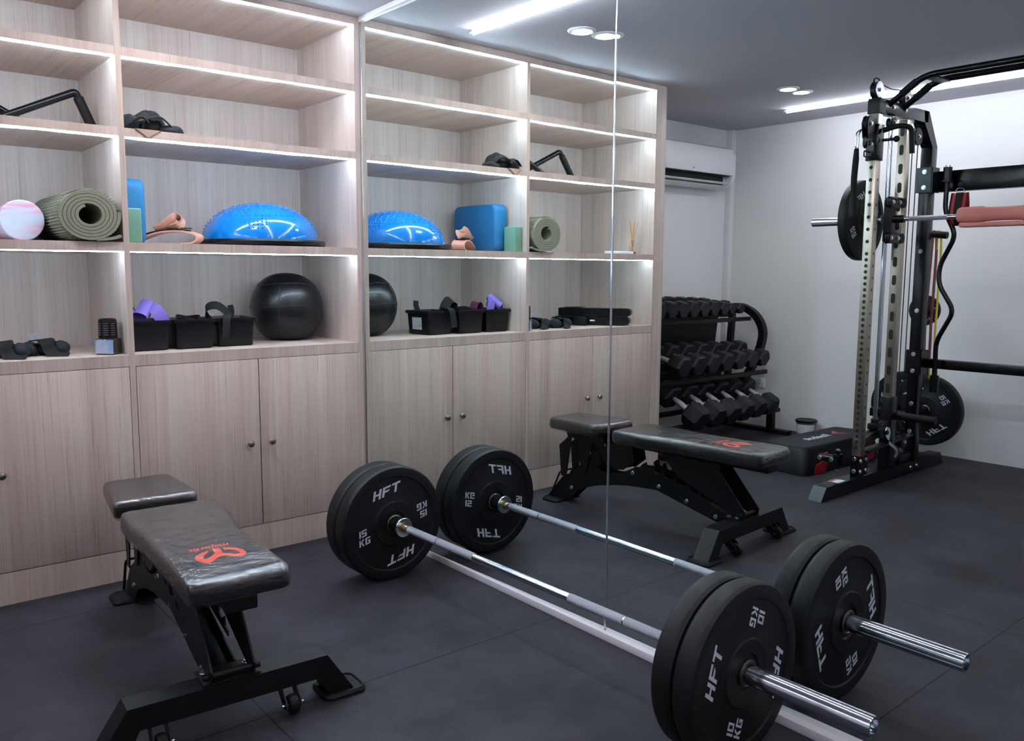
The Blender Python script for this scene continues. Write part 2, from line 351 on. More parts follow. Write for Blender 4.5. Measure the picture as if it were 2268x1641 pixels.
# ================================================================== MIRROR
def mirror_panel(y0, y1, pan, roll, off, label):
    a, b = math.radians(pan), math.radians(roll); n = Vector((math.cos(a)*math.cos(b), math.sin(a)*math.cos(b), math.sin(b)))
    X = lambda y, z: off-(y*n.y+z*n.z)/n.x
    z0, z1 = .025, 2.283; root = thing('mirror_panel', label, 'mirror', (0, 0, 0), 0, 'wall mirror panels')
    mb = MB(); F = [mb.b.verts.new((X(y, z), y, z)) for y, z in ((y0, z0), (y1, z0), (y1, z1), (y0, z1))]; B = [mb.b.verts.new((X(v.co.y, v.co.z)+.005, v.co.y, v.co.z)) for v in F]
    mb.face(F); mb.mi = 1; mb.face(list(reversed(B)))
    for i in range(4): mb.face([F[i], F[(i+1) % 4], B[(i+1) % 4], B[i]])
    mb.build('glass', [m_mirror, m_edge], root)
    return root, X
mp1, X1 = mirror_panel(-.006, -1.530, .884567, .036319, 0, 'mirror panel beside the wooden shelving, showing the shelves again')
mp2, X2 = mirror_panel(-1.538, -4.15, .536514, .036319, .01056, 'mirror panel nearer the camera, showing the rack and the cable machine')
s1 = MB().b2((-.0035, -.0085, .03), (.001, -.0035, 2.283), bev=.0008); s1.build('edge_strip', m_edge, mp1, label='bright polished edge against the shelving')
MB().b2((X1(-1.53, 1)-.0005, -1.5375, .03), (X1(-1.53, 1)+.006, -1.5305, 2.283), bev=.0006).build('edge_strip', m_edge, mp2, label='bright seam edge')

# ================================================================== SHELVING UNIT
D = .570; DA, DB, XE = -.9959, -1.0169, -1.9868; TS = .030
Z = dict(T0=2.272, c1t=2.0197, c1b=1.9875, c2t=1.7288, c2b=1.6974, c3t=1.3069, c3b=1.2729, c4t=.8790, c4b=.8353, bb=.1185)
unit = thing('shelving_unit', 'pale wood-grain built-in shelving with lit shelves above cupboard doors', 'shelving', (-1.0, 0, 0))
def U(p): return p
def upart(mb, name, mats, **k):
    o = mb.build(name, mats, unit, **k); o.data.transform(Matrix.Translation((1.0, 0, 0))); return o
bays = [(DA, -TS), (XE, DB)]
upart(MB().b2((-TS, 0, 0), (-.0005, D, CE-.001)), 'side_panel', wood_v)
upart(MB().b2((DB, 0, Z['bb']), (DA, D, Z['T0'])), 'divider', wood_v)
upart(MB().b2((XE-.03, D, .0), (-.0005, D+.02, CE-.001)), 'back_panel', wood_v)
# rounded end column
arc = [(XE, 0), (XE-.055, 0)]
R0 = .105
for i in range(13):
    t = i/12*PI/2; arc.append((XE-.055-R0*math.sin(t), R0-R0*math.cos(t)))
arc += [(XE-.055-R0, YB-.001), (XE, YB-.001)]
upart(MB().prism(arc, lambda u, v, a: Vector((u, v, a)), 0, CE-.001), 'end_panel', wood_v, ang=50)
upart(MB().b2((XE, 0, Z['T0']), (-TS, D, CE-.001)), 'top_panel', wood_d)
upart(MB().b2((XE, .0, 0), (-TS, .02, Z['bb']-.001)), 'plinth', wood_v)
upart(MB().b2((XE, .02, Z['bb']-.022), (-TS, D, Z['bb']-.001)), 'cabinet_floor', wood_d)
for bi, (x0, x1) in enumerate(bays):
    for t, b in (('c1t', 'c1b'), ('c2t', 'c2b'), ('c3t', 'c3b'), ('c4t', 'c4b')):
        m = MB().b2((x0, 0.0015, Z[b]), (x1, D, Z[t])); o = upart(m, 'shelf', [wood_d, wood_v])
        for p in o.data.polygons:
            if abs(p.normal.y) > .9: p.material_index = 1
    for b in ('T0', 'c1b', 'c2b', 'c3b'):
        n = 24; rr = random.random()*9; pts = []
        amp = .002 if b != 'c3b' else .002
        for i in range(n+1):
            x = x0+.004+(x1-x0-.008)*i/n; pts.append((x, 0.013 if b != 'c3b' else .028, Z[b]-(.0032 if b != 'c3b' else .0020)-(amp if b != 'c3b' else .0006)*(math.sin(i*.55+rr)*.6+math.sin(i*1.3+rr*2)*.4)-(.001 if b != 'c3b' else .0)))
        upart(MB().tube(pts, .0027 if b != 'c3b' else .0018, 8), 'led_strip', m_led, label='glowing white light strip')
def knob(x, z, parent):
    prof = [(.0055, 0), (.0055, .010), (.009, .013), (.0135, .018), (.0145, .022), (.0125, .026), (.006, .0285), (0, .029)]
    o = MB().lathe(prof, (x, -.0005, z), (0, -1, 0), 24).build('knob', m_knob, parent); return o
g = .0022
def door(x0, x1, kx):
    o = upart(MB().b2((x0+g, -.0005, Z['bb']+g), (x1-g, .0175, Z['c4b']-g), bev=.0008), 'door', wood_v)
    k = knob(kx+1.0, .478, o)
door(DA, -.506, -.556); door(-.506, -.0215, -.462)
door(-1.516, DB, -1.464); door(XE, -1.516, -1.567)
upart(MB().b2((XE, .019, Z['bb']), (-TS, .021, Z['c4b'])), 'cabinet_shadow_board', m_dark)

# ================================================================== LIGHTS
def tube_light(x, y0, y1, label):
    r = thing('ceiling_tube_light', label, 'light', (x, y0, CE), 0, 'LED tube lights on the ceiling')
    L = y1-y0
    MB().b2((-.008, 0, -.008), (.008, L, 0), bev=.002).build('housing', m_white, r)
    MB().tube([(0, .012 if L > 0 else -.012, -.016), (0, L-(.012 if L > 0 else -.012), -.016)], .009, 14).build('tube', m_tube, r)
    for yy in (0, L): MB().cyl((0, yy-.012, -.017), (0, yy+.012, -.017), .0105, 14).build('end_cap', m_white, r)
tube_light(-.485, -.187, -2.55, 'bright LED tube on the ceiling nearer the mirror, its end close to the shelving')
tube_light(-3.25, -.068, -2.55, 'bright LED tube on the ceiling above the cable machine')
tube_light(-.485, -2.62, -4.9, 'rear LED tube continuing the ceiling line nearer the mirror')
tube_light(-3.25, -2.62, -4.9, 'rear LED tube continuing the ceiling line above the machine')
def downlight(x, y, label):
    r = thing('downlight', label, 'light', (x, y, CE), 0, 'round recessed downlights')
    MB().lathe([(.047, -.001), (.048, .008), (.052, .0085), (.062, .006), (.067, .0015), (.067, 0)], (0, 0, 0), (0, 0, -1), 40).build('ring', m_white, r)
    MB().lathe([(.0468, .0), (.0468, .0008), (0, .0010)], (0, 0, 0), (0, 0, -1), 40).build('lens', m_down, r)
downlight(-.868, -.515, 'round downlight of the pair near the mirror, on the mirror side')
downlight(-1.006, -.535, 'round downlight of the pair near the mirror, on the room side')
downlight(-2.668, -.446, 'round downlight of the far pair, on the mirror side')
downlight(-2.806, -.451, 'round downlight of the far pair, on the wall side')
for x, y, l in ((-.9, -3.2, 'round fill downlight added out of view, nearer the mirror'), (-2.7, -3.2, 'round fill downlight added out of view, nearer the far wall')): downlight(x, y, l)  # two unseen downlights, added as fill light for the camera end of the room

# ================================================================== BUMPER PLATES
def plate(name, weight, th, label, loc, xaxis, axis, rot, R=.225, group='black bumper plates', hole=.0255):
    """axis = outward direction of the printed face; rot = turn of the print (radians, ccw seen from the printed side)"""
    root = thing(name, label, 'weight plate', loc, 0, group)
    z = Vector(axis).normalized(); up = Vector((0, 0, 1)); x = up.cross(z).normalized(); y = z.cross(x)
    k = R/.225; r0 = k
    prof = [(hole, -.001), (.047*r0, -.001), (.05*r0, 0.004), (.085*r0, .004), (.088*r0, .001), (.09*r0, .0), (.183*r0, .0), (.187*r0, .004), (.212*r0, .005), (.220*r0, .003), (.2245*r0, -.004), (.225*r0, -.010)]
    h = th/2; P = [(r, h-.005+z_) for r, z_ in prof]; full = P + [(r, -z_) for r, z_ in reversed(P)]
    mb = MB(); n = 72; c = Vector((0, 0, 0)); rs = []
    for r, hh in full: rs.append([c+z*hh+x*r*math.cos(2*PI*j/n)+y*r*math.sin(2*PI*j/n) for j in range(n)])
    mb.rings(rs, closed=True); mb.build('rubber_disc', m_rub, root, ang=28)
    pr = [(hole, h-.006), (.034, h-.006), (.035, h+.001), (.031, h+.003), (.029, h+.0005), (hole, h)]
    if hole < .02: pr = [(hole, h-.005), (.020, h-.005), (.020, h-.001), (hole, h-.001)]
    for sgn in (1, -1):
        rs = [[z*hh*sgn+x*r*math.cos(2*PI*j/32)+y*r*math.sin(2*PI*j/32) for j in range(32)] for r, hh in pr]
        MB().rings(rs, closed=True).build('steel_insert', m_dsteel, root)
    for side in (1, -1):
        zz = z*side; xx = x*side; yy = y; off = h-.005+.0002
        def place(ang, rad, turn):
            ca, sa = math.cos(ang+rot), math.sin(ang+rot); ct, st = math.cos(turn+rot), math.sin(turn+rot)
            return lambda u, v, a: zz*(off+a)+xx*(rad*ca*k+(u*ct-v*st)*k)+yy*(rad*sa*k+(u*st+v*ct)*k)
        for ang_, trn in ((PI/2, 0), (-PI/2, PI)):
            mb = MB(); glyphs(mb, 'HFT', .036, place(ang_, .138, trn), wx=1.3, slant=.3); mb.build('lettering', m_print, root, label='white printed letters')
        for a, t in ((PI, 0), (0, PI)):
            f = place(a, .138, t)
            mb = MB(); glyphs(mb, weight, .026, lambda u, v, q, f=f: f(u, v+.017, q)); mb.build('weight_number', m_print, root, label='white printed number')
            mb = MB(); glyphs(mb, 'KG', .026, lambda u, v, q, f=f: f(u, v-.017, q)); mb.build('unit_lettering', m_print, root, label='white printed unit')
    return root

# ================================================================== BARBELL
BA = Vector((-.2408, -.7157, .225)); th_ = math.radians(-88.84); BD = Vector((math.cos(th_), math.sin(th_), 0))
bar = thing('barbell', 'long chrome barbell lying on the floor along the mirror', 'barbell', BA+BD*.675)
def bp(s): return BD*(s-.675)
MB().cyl(bp(0), bp(1.35), .014, 24).build('shaft', m_chrome, bar)
for q0, q1 in ((.035, .2180), (.2235, .4371), (.9084, 1.128), (1.1335, 1.31)): MB().cyl(bp(q0), bp(q1), .0146, 24).build('knurling', m_knurl, bar, label='rough knurled grip section')
for s0, s1, sg in ((0, -.47, -1), (1.352, 1.853, 1)):
    sl = MB().lathe([(.0145, 0), (.036, 0), (.038, .003), (.038, .014), (.036, .017), (.028, .019), (.028, .034), (.025, .036), (.025, abs(s1-s0)-.003), (.0235, abs(s1-s0)), (.019, abs(s1-s0)), (.019, abs(s1-s0)-.012), (0, abs(s1-s0)-.012)], bp(s0), BD*sg, 32).build('sleeve', m_chrome, bar)
    MB().lathe([(.0142, 0), (.020, 0), (.020, .003), (.0142, .004)], bp(s0)-BD*sg*.003, BD*sg, 24).build('bushing', m_brass, sl)
TP = .063
def bplate(s, weight, label, rot, th):
    plate('weight_plate', weight, th, label, BA+BD*s, None, BD, rot)
# near end (camera side), far end (shelf side)
bplate(1.534-.031, '10', 'outer black bumper plate marked 10 KG on the camera end of the barbell', math.radians(73), .060)
bplate(1.534-.095, '10', 'inner black bumper plate behind the 10 KG plate on the camera end of the barbell', math.radians(40), .060)
bplate(-.104, '15', 'black bumper plate marked 15 KG facing the bar at the shelf end of the barbell', math.radians(13), .070)
bplate(-.176, '15', 'outer black bumper plate behind the 15 KG plate at the shelf end of the barbell', math.radians(60), .070)
MB().lathe([(.0262, 0), (.031, 0), (.031, .03), (.0262, .03)], bp(-.066), BD, 24).build('rubber_collar', m_rubk, bar)

# ================================================================== WEIGHT BENCH (local -Y runs towards the camera)
bench = thing('weight_bench', 'black adjustable weight bench still wrapped in shrink film, in front of the cupboards', 'bench', (-1.10, -.65, 0), math.radians(-3.5))
def cushion(outline, z0, z1, name, label):
    """outline list of (x,y) ccw; rounded slab"""
    cx = sum(p[0] for p in outline)/len(outline); cy = sum(p[1] for p in outline)/len(outline)
    base = fillet([(*p, 0) for p in outline+outline[:1]][:-1]+[(*outline[0], 0)], .03, 5)
    # fillet all corners by walking from the middle of the first side
    P = outline; mid = ((P[0][0]+P[1][0])/2, (P[0][1]+P[1][1])/2); loop = [(*mid, 0)]+[(*p, 0) for p in P[1:]]+[(*P[0], 0), (*mid, 0)]
    loop = fillet(loop, .034, 6)[:-1]
    def ring(ins, z):
        out = []
        for p in loop:
            v = Vector((p.x-cx, p.y-cy, 0)); L = v.length; out.append(Vector((cx+v.x*(L-ins)/L, cy+v.y*(L-ins)/L, z)))
        return out
    h = z1-z0
    prof = [(.010, z0), (.002, z0+.006), (0, z0+.018), (0, z1-.020), (.003, z1-.010), (.010, z1-.0035), (.022, z1-.0005), (.05, z1)]
    mb = MB(); mb.rings([ring(i, z) for i, z in prof], cap=True); pad = mb.build(name, m_leather, bench, ang=60)
    mb = MB(); rs = []
    for i, z in prof:
        r_ = ring(i-.0022, z+(.0012 if z > z1-.01 else 0)-(0.006 if z == z0 else 0)); rs.append([p+Vector((random.gauss(0, .0009), random.gauss(0, .0009), random.gauss(0, .0006) if z < z1-.001 else 0)) for p in r_])
    mb.rings(rs, cap=True); f = mb.build('plastic_wrap', m_film, pad, ang=60, label='clear wrinkled shrink film')
    return pad
backpad = cushion([(-.135, .02), (.155, .02), (.156, -.16), (.128, -.34), (.128, -.772), (-.128, -.772), (-.130, -.30), (-.142, -.16)], .392, .448, 'back_pad', '')
seatpad = cushion([(-.110, .435), (.118, .440), (.134, .098), (-.136, .098)], .398, .455, 'seat_pad', '')
# print on the back pad
LOGO = [[-1.1474, -1.1716], [-1.1674, -1.1799], [-1.1863, -1.1946], [-1.1967, -1.2096], [-1.1987, -1.2309], [-1.1903, -1.2629], [-1.1813, -1.2756], [-1.166, -1.2625], [-1.1468, -1.2433], [-1.1346, -1.2355], [-1.1221, -1.2395], [-1.1075, -1.2628], [-1.0931, -1.2742], [-1.0806, -1.2665], [-1.0715, -1.2498], [-1.0681, -1.2191], [-1.077, -1.1966], [-1.0941, -1.178], [-1.108, -1.1721], [-1.1105, -1.1917], [-1.0985, -1.1981], [-1.0881, -1.2125], [-1.0846, -1.2365], [-1.0882, -1.2456], [-1.096, -1.2454], [-1.11, -1.2283], [-1.1234, -1.2178], [-1.117, -1.1835], [-1.1163, -1.1686], [-1.1341, -1.1607], [-1.1364, -1.1803], [-1.1395, -1.202], [-1.1539, -1.2203], [-1.1735, -1.2366], [-1.1786, -1.2297], [-1.1773, -1.2192], [-1.165, -1.1996], [-1.1504, -1.1844]]
inv = (Matrix.Translation((-1.10, -.65, 0)) @ Matrix.Rotation(math.radians(-3.5), 4, 'Z')).inverted()
pl = [inv @ Vector((p[0], p[1], 0)) for p in LOGO]
MB().prism([(p.x, p.y) for p in pl], lambda u, v, a: Vector((u, v, a)), .4483, .4486).build('emblem', m_orange, backpad, label='orange-red emblem')
pt = inv @ Vector((-1.134, -1.1475, 0))
font_obj('majorfit', .034, m_orange, backpad, (pt.x, pt.y, .4484), (0, 0, PI), bold=.0009, italic=.2, extrude=.0002, label='orange-red lettering')
YZ = lambda x0: (lambda u, v, a: Vector((a, u, v)))
def side_plate(poly, xc, th=.005):
    return MB().prism(poly, lambda u, v, a: Vector((a, u, v)), xc-th/2, xc+th/2)
o = .65  # world y + .65 -> local y
# main arched spine (two cheek plates + boxed core)
spine = [(.505, .012), (.365, .012), (.298, .078), (.235, .105), (.17, .126), (.08, .146), (-.013, .160), (-.176, .170), (-.50, .090), (-.565, .118), (-.56, .137), (-.12, .262), (-.05, .262), (.03, .218), (.08, .204), (.12, .202), (.165, .214), (.150, .30), (.19, .305), (.33, .170), (.40, .135)]
for xs in (-.036, .036): side_plate(spine, xs).build('spine_plate', m_black, bench)
MB().beam((0, .44, .03), (0, .155, .265), .068, .05).build('rear_tube', m_black, bench)
MB().beam((0, -.05, .232), (0, -.545, .100), .066, .05).build('front_tube', m_black, bench)
# adjustment ladder teeth
for xs in (-.05, .05):
    poly = [(-.09, .275)]
    for y, z in ((-.123, .300), (-.165, .288), (-.222, .274), (-.292, .257), (-.371, .237), (-.428, .214)): poly += [(y+.020, z-.012), (y, z), (y-.006, z-.026), (y-.026, z-.034)]
    poly += [(-.46, .165), (-.12, .235)]
    side_plate(poly, xs).build('adjustment_ladder', m_black, bench)
# seat bracket
for xs in (-.045, .045):
    side_plate([(.36, .352), (.38, .396), (.12, .396), (.12, .35), (.20, .345), (.235, .19), (.27, .175), (.29, .345), (.335, .352), (.37, .14), (.405, .14), (.42, .30)], xs).build('seat_bracket', m_black, bench)
    side_plate([(.20, .35), (.135, .35), (.02, .24), (.08, .22)], xs*.8).build('seat_link', m_black, bench)
# back pad frame and support strut
MB().b2((-.04, -.755, .352), (.04, .06, .392), bev=.004).build('pad_rail', m_black, bench)
for xs in (-.056, .056):
    side_plate([(-.215, .358), (-.53, .358), (-.53, .325), (-.665, .165), (-.66, .135), (-.63, .13), (-.60, .142), (-.30, .268)], xs).build('support_strut', m_black, bench)
    side_plate([(.10, .356), (-.03, .356), (-.045, .285), (.02, .235), (.09, .235), (.125, .275)], xs*.86).build('pivot_plate', m_black, bench)
MB().cyl((-.075, -.645, .150), (.075, -.645, .150), .009, 16).build('support_pin', m_black, bench)
# front cross bar with slanted ends
cb = MB()
A = [(-.345, .003), (-.27, .003), (-.235, .068), (.235, .068), (.27, .003), (.345, .003), (.262, .130), (-.262, .130)]
cb.prism(A, lambda u, v, a: Vector((u, a, v)), -.665, -.590); cb.build('cross_bar', m_black, bench)
MB().b2((-.075, -.658, .1305), (.075, -.560, .1345), bev=.001).build('mounting_plate', m_black, bench)
def foot(x, y, sx, sy, nm='rubber_foot'):
    lp = fillet([(x-sx/2, y, 0), (x-sx/2, y-sy/2, 0), (x+sx/2, y-sy/2, 0), (x+sx/2, y+sy/2, 0), (x-sx/2, y+sy/2, 0), (x-sx/2, y, 0)], .035, 6)[:-1]
    m_ = MB().rings([[Vector((p.x, p.y, 0.0005)) for p in lp], [Vector((p.x, p.y, .009)) for p in lp], [Vector((x+(p.x-x)*.97, y+(p.y-y)*.96, .0115)) for p in lp]])
    m_.rings([[Vector((x+(p.x-x)*q, y+(p.y-y)*q, z)) for p in lp] for q, z in ((.97, .0115), (.93, .016), (.86, .016), (.83, .0118))], cap=False)
    ob = m_.build(nm, m_rubk, bench); return ob
foot(.312, -.628, .13, .12); foot(-.312, -.628, .13, .12); foot(0, .445, .20, .12)
MB().beam((0, .47, .018), (0, .36, .10), .075, .05).build('rear_leg', m_black, bench)
# wheels
for sx in (-.19, .15):
    fk = MB()
    for d in (-.02, .02): fk.prism([(-.612, .07), (-.655, .07), (-.690, .045), (-.700, .025), (-.680, .015), (-.655, .03)], lambda u, v, a: Vector((a, u, v)), sx+d-.002, sx+d+.002)
    fk = fk.build('wheel_fork', m_black, bench)
    wl = MB().lathe([(.004, -.012), (.024, -.012), (.027, -.006), (.027, .006), (.024, .012), (.004, .012)], (sx, -.684, .0285), (1, 0, 0), 28).build('wheel', m_rubk, fk)
    MB().cyl((sx-.03, -.684, .0285), (sx+.03, -.684, .0285), .0045, 12).build('axle', m_zinc, fk)
bl = []
for xs in (-1, 1):
    for y, z in ((.247, .201), (.338, .085), (-.032, .229), (-.189, .191), (-.348, .152), (-.504, .112)):
        MB().bolt((xs*.0385, y, z), (xs, 0, 0), .008).build('bolt', m_zinc, bench)
for p in ((-.058, -.625, .1345), (.058, -.625, .1345), (.058, -.585, .1345), (-.058, -.585, .1345)): MB().bolt(p, (0, 0, 1), .008).build('bolt', m_zinc, bench)
MB().tube(fillet([(-.05, .47, .03), (-.05, .41, .16), (.05, .41, .16), (.05, .47, .03)], .02), .005, 10).build('rear_handle', m_black, bench)

# ================================================================== THINGS ON THE SHELVES
zt3, zt4, zt2 = .8790+.0006, .8790+.0006, 1.7288+.0006; z3 = 1.3069+.0006; z4 = .8790+.0006; z2 = 1.7288+.0006
# balance dome
bo = thing('balance_dome', 'bright blue half-ball balance trainer with knobbly top on black base', 'balance trainer', (-.358, .284, z3))
MB().lathe([(0, 0), (.265, 0), (.281, .006), (.283, .02), (.276, .028), (.25, .029), (0, .029)], (0, 0, 0), (0, 0, 1), 64).build('base', m_plast, bo)
dm = MB().sphere((0, 0, .0275), .252, 64, 20, (1, 1, .66), z0=0.001, z1=1).build('dome', m_bosu, bo, ang=60)
nb = MB()
def dome_pt(ph, lt): return Vector((.252*math.cos(lt)*math.cos(ph), .252*math.cos(lt)*math.sin(ph), .0275+.252*.66*math.sin(lt)))
for k in range(4):
    pass
for i in range(7, 15):
    lt = math.radians(i*5.6); n = max(6, int(58*math.cos(lt)))
    for j in range(n):
        p = dome_pt(2*PI*(j+.5*(i % 2))/n, lt); nb.sphere(p, .0042, 8, 4, z0=-.9, z1=.99)
for c in range(4):
    ph0 = -2.02+c*PI/2
    for i in range(1, 6):
        for j in range(-i//2-1, i//2+2):
            nb.sphere(dome_pt(ph0+j*.075, math.radians(12+i*5)), .0042, 8, 4, z0=-.9, z1=.99)
nb.build('knobs', m_bosu, dm)['kind'] = 'stuff'
# medicine ball
md = thing('medicine_ball', 'large black leather medicine ball beside the plastic bins', 'medicine ball', (-.215, .352, z4))
mb = MB(); n, m = 48, 32; rs = []
for i in range(m+1):
    t = -PI/2+PI*i/m; ring = []
    for j in range(n):
        a = 2*PI*j/n; f = 1-.02*abs(math.sin(t))**6; q = Vector((math.cos(t)*math.cos(a), math.cos(t)*math.sin(a), math.sin(t)))
        fl = max(0, -q.z-.86)*.6
        cq = (abs(math.cos(t))**.86)/max(math.cos(t), 1e-3) if abs(math.cos(t)) > 1e-3 else 1
        ring.append(Vector((q.x*.166*cq, q.y*.166*cq, .163+.163*(q.z+fl))))
    rs.append(ring)
zmin = min(p.z for r in rs for p in r)
for r in rs:
    for p in r: p.z -= zmin
mb.rings(rs); mb.build('ball', M('black_leather', '0c0d12', .34, bump=.25, bs=180, coat=.1), md, ang=60)
sm = MB()
def bpnt(th, ph, k=1.006):
    cq = abs(math.cos(th))**.86
    return Vector((.166*k*cq*math.cos(ph), .166*k*cq*math.sin(ph), .163+.163*k*math.sin(th)-zmin))
for k in range(4):
    ph = -2.2+k*PI/2; sm.tube([bpnt(-.9+1.6*i/16, ph) for i in range(17)], .0013, 6)
for th0 in (.05, .75): sm.tube([bpnt(th0+.05*math.sin(3*j/6.), -2.2+PI*2*j/40) for j in range(41)], .0013, 6)
sm.build('seam', M('seam_thread', '33353f', .6), md)
# bins
def bin_(x, y, rz, label):
    r = thing('storage_bin', label, 'storage bin', (x, y, z4), rz, 'black plastic bins on the worktop')
    def rr(hx, hy, z, c=.014): return [Vector((p.x, p.y, z)) for p in fillet([(-hx, 0, 0), (-hx, -hy, 0), (hx, -hy, 0), (hx, hy, 0), (-hx, hy, 0), (-hx, 0, 0)], c, 4)[:-1]]
    m_ = MB().rings([rr(.070, .084, 0), rr(.074, .088, .004), rr(.080, .094, .106), rr(.088, .100, .107), rr(.089, .101, .111), rr(.089, .101, .120), rr(.087, .098, .122), rr(.083, .095, .121), rr(.077, .091, .106), rr(.070, .084, .005)], cap=True)
    m_.build('tub', m_plast, r, ang=40)
    lb = MB().box((.0775, .012, .056), (.0006, .075, .062), Matrix.Rotation(.045, 3, 'Y')); lb = lb.build('paper_label', m_label, r, label='white product label')
    tx = MB()
    for i in range(4): tx.box((.0781, -.005, .040+i*.011), (.0004, .03+.008*(i % 2), .0018), Matrix.Rotation(.045, 3, 'Y'))
    tx.build('label_print', m_grey, lb)
    return r
bin_(-.9035, .212, 0, 'black plastic bin nearest the divider, holding lilac exercise bands')
bin_(-.7225, .212, 0, 'middle black plastic bin of the three on the worktop')
bin_(-.5355, .232, math.radians(-4), 'black plastic bin next to the medicine ball, holding a black strap')
# bands spilling from bins
def loop_band(name, label, cat, pts, w, wd, mat, closed=True, t=.002, group=None):
    o_ = MB().ribbon(pts, w, wd, t, 6, closed).build(name, mat, None, 50); return tag(o_, label, cat, group)
bz = z4+.124
def tube_band(name, label, cat, p0, p1, ra, rb, mat, th=.0018, drape=None):
    p0 = Vector(p0); p1 = Vector(p1); x, y, d = basis(p1-p0); mb_ = MB(); n_ = 40
    def rg(p, r, k): return [p+x*(r*1.12*math.cos(2*PI*j/n_))+y*(r*.9*math.sin(2*PI*j/n_)*(1+.12*math.sin(4*PI*j/n_+k))) for j in range(n_)]
    mb_.rings([rg(p0, ra, 0), rg((p0+p1)/2, (ra+rb)/2*.98, .4), rg(p1, rb, .8), rg(p1, rb-th, .8), rg((p0+p1)/2, (ra+rb)/2*.98-th, .4), rg(p0, ra-th, 0)], closed=True)
    return tag(mb_.build(name, mat, None, 50), label, cat)
tube_band('exercise_band', 'lilac rubber exercise band rolled into a tube leaning out of the first bin', 'exercise band', (-.935, .135, bz+.012), (-.888, .185, bz+.066), .026, .024, m_purple)
loop_band('exercise_band', 'second lilac rubber band draped over the front rim of the first bin', 'exercise band', [(-.885, .155, bz+.050), (-.872, .140, bz+.042), (-.862, .128, bz+.022), (-.845, .124, bz-.012), (-.838, .132, bz-.02)], .052, (.95, -.1, .4), m_purple, closed=False)
loop_band('exercise_band', 'plum coloured exercise band behind the lilac ones', 'exercise band', [(-.965, .20, bz-.03), (-.968, .20, bz+.035), (-.94, .205, bz+.045), (-.925, .21, bz+.01), (-.945, .21, bz-.04), (-.965, .20, bz-.03)], .06, (.2, .95, .2), m_plum)
loop_band('exercise_band', 'small plum band loop at the right rim of the first bin', 'exercise band', [(-.88, .235, bz-.03), (-.86, .235, bz+.028), (-.835, .24, bz+.022), (-.832, .24, bz-.02), (-.86, .24, bz-.05), (-.88, .235, bz-.03)], .05, (.25, .9, .15), m_plum)
loop_band('black_strap', 'wide black webbing strap looped up at the left rim of the third bin', 'strap', [(-.618, .21, bz-.03), (-.652, .19, bz+.016), (-.645, .18, bz+.045), (-.610, .17, bz+.050), (-.575, .155, bz+.022), (-.560, .15, bz-.01)], .05, (.35, .8, .65), m_fabric, closed=False, t=.003)
loop_band('black_strap', 'black strap end hanging down in front of the second and third bins', 'strap', [(-.560, .165, bz+.012), (-.580, .135, bz+.010), (-.590, .118, bz-.002), (-.596, .112, bz-.04), (-.602, .110, bz-.088)], .033, (1, .12, .05), m_fabric, closed=False, t=.003)
loop_band('black_strap', 'short end of black strap sticking up beside the medicine ball', 'strap', [(-.505, .30, bz-.05), (-.505, .30, bz-.01), (-.498, .305, bz+.02), (-.502, .31, bz+.045)], .028, (1, .2, -.1), m_fabric, closed=False, t=.003)
loop_band('webbing_coil', 'coiled black webbing lying in the middle bin', 'strap', [(-.78, .17, bz-.012), (-.76, .23, bz+.004), (-.71, .26, bz-.004), (-.68, .20, bz+.002), (-.70, .15, bz-.014), (-.75, .14, bz-.004), (-.78, .17, bz-.012)], .02, (0, 0, 1), m_fabric, t=.004)
# foam pad and block against the divider
def slab(name, label, cat, p0, p1, mat, bev, rz=0.):
    o_ = MB().b2(p0, p1, bev=bev).build(name, mat, None, 60); return tag(o_, label, cat)
def rounded_slab(name, label, cat, x0, x1, y0, y1, z0_, z1_, rad, mat, rx=.012):
    yc, zc = (y0+y1)/2, (z0_+z1_)/2
    lp = fillet([(0, y0, zc), (0, y0, z0_), (0, y1, z0_), (0, y1, z1_), (0, y0, z1_), (0, y0, zc)], rad, 8)[:-1]
    def rg(x, ins):
        out = []
        for p in lp:
            v = Vector((0, p.y-yc, p.z-zc)); L = v.length; v *= (L-ins)/L; out.append(Vector((x, yc+v.y, zc+v.z)))
        return out
    o_ = MB().rings([rg(x0, rx), rg(x0+rx*.3, rx*.3), rg(x0+rx, 0), rg(x1-rx, 0), rg(x1-rx*.3, rx*.3), rg(x1, rx)]).build(name, mat, None, 60)
    return tag(o_, label, cat)
rounded_slab('balance_pad', 'blue foam balance pad standing on edge against the shelf divider', 'foam pad', -.982, -.892, .135, .50, z3, 1.560, .045, m_bfoam, .014)
slab('yoga_block', 'pale green foam yoga block in front of the blue pad', 'yoga block', (-.990, .03, z3), (-.940, .118, 1.437), m_gfoam, .005)
# peach ankle cuffs
cf = thing('ankle_cuff', 'peach and black padded ankle cuff beside the blue dome', 'ankle strap', (-.768, .245, z3), math.radians(-38)); cf.scale = (1.12, 1.12, 1.05)
MB().ribbon([(.045, 0, .004), (.085, 0, .007), (.107, 0, .022), (.100, 0, .040), (.05, 0, .053), (-.02, 0, .050), (-.075, 0, .034), (-.125, 0, .012)], .062, lambda t: (.05, 1, .02), .006, 8).build('cuff', m_peach, cf, 50)
MB().ribbon([(-.122, 0, .012), (-.085, 0, .040), (-.03, 0, .054), (.03, 0, .061), (.07, 0, .056)], .045, (.05, 1, 0), .004, 6).build('inner_strap', m_fabric, cf, 50)
MB().ribbon([(-.05, -.02, .058), (-.02, -.018, .068), (.012, -.01, .098), (.022, .0, .105), (.036, .01, .098), (.032, .0, .074), (.01, -.01, .062)], .042, (.45, .75, -.45), .003, 8).build('loop', m_peach, cf, 50)
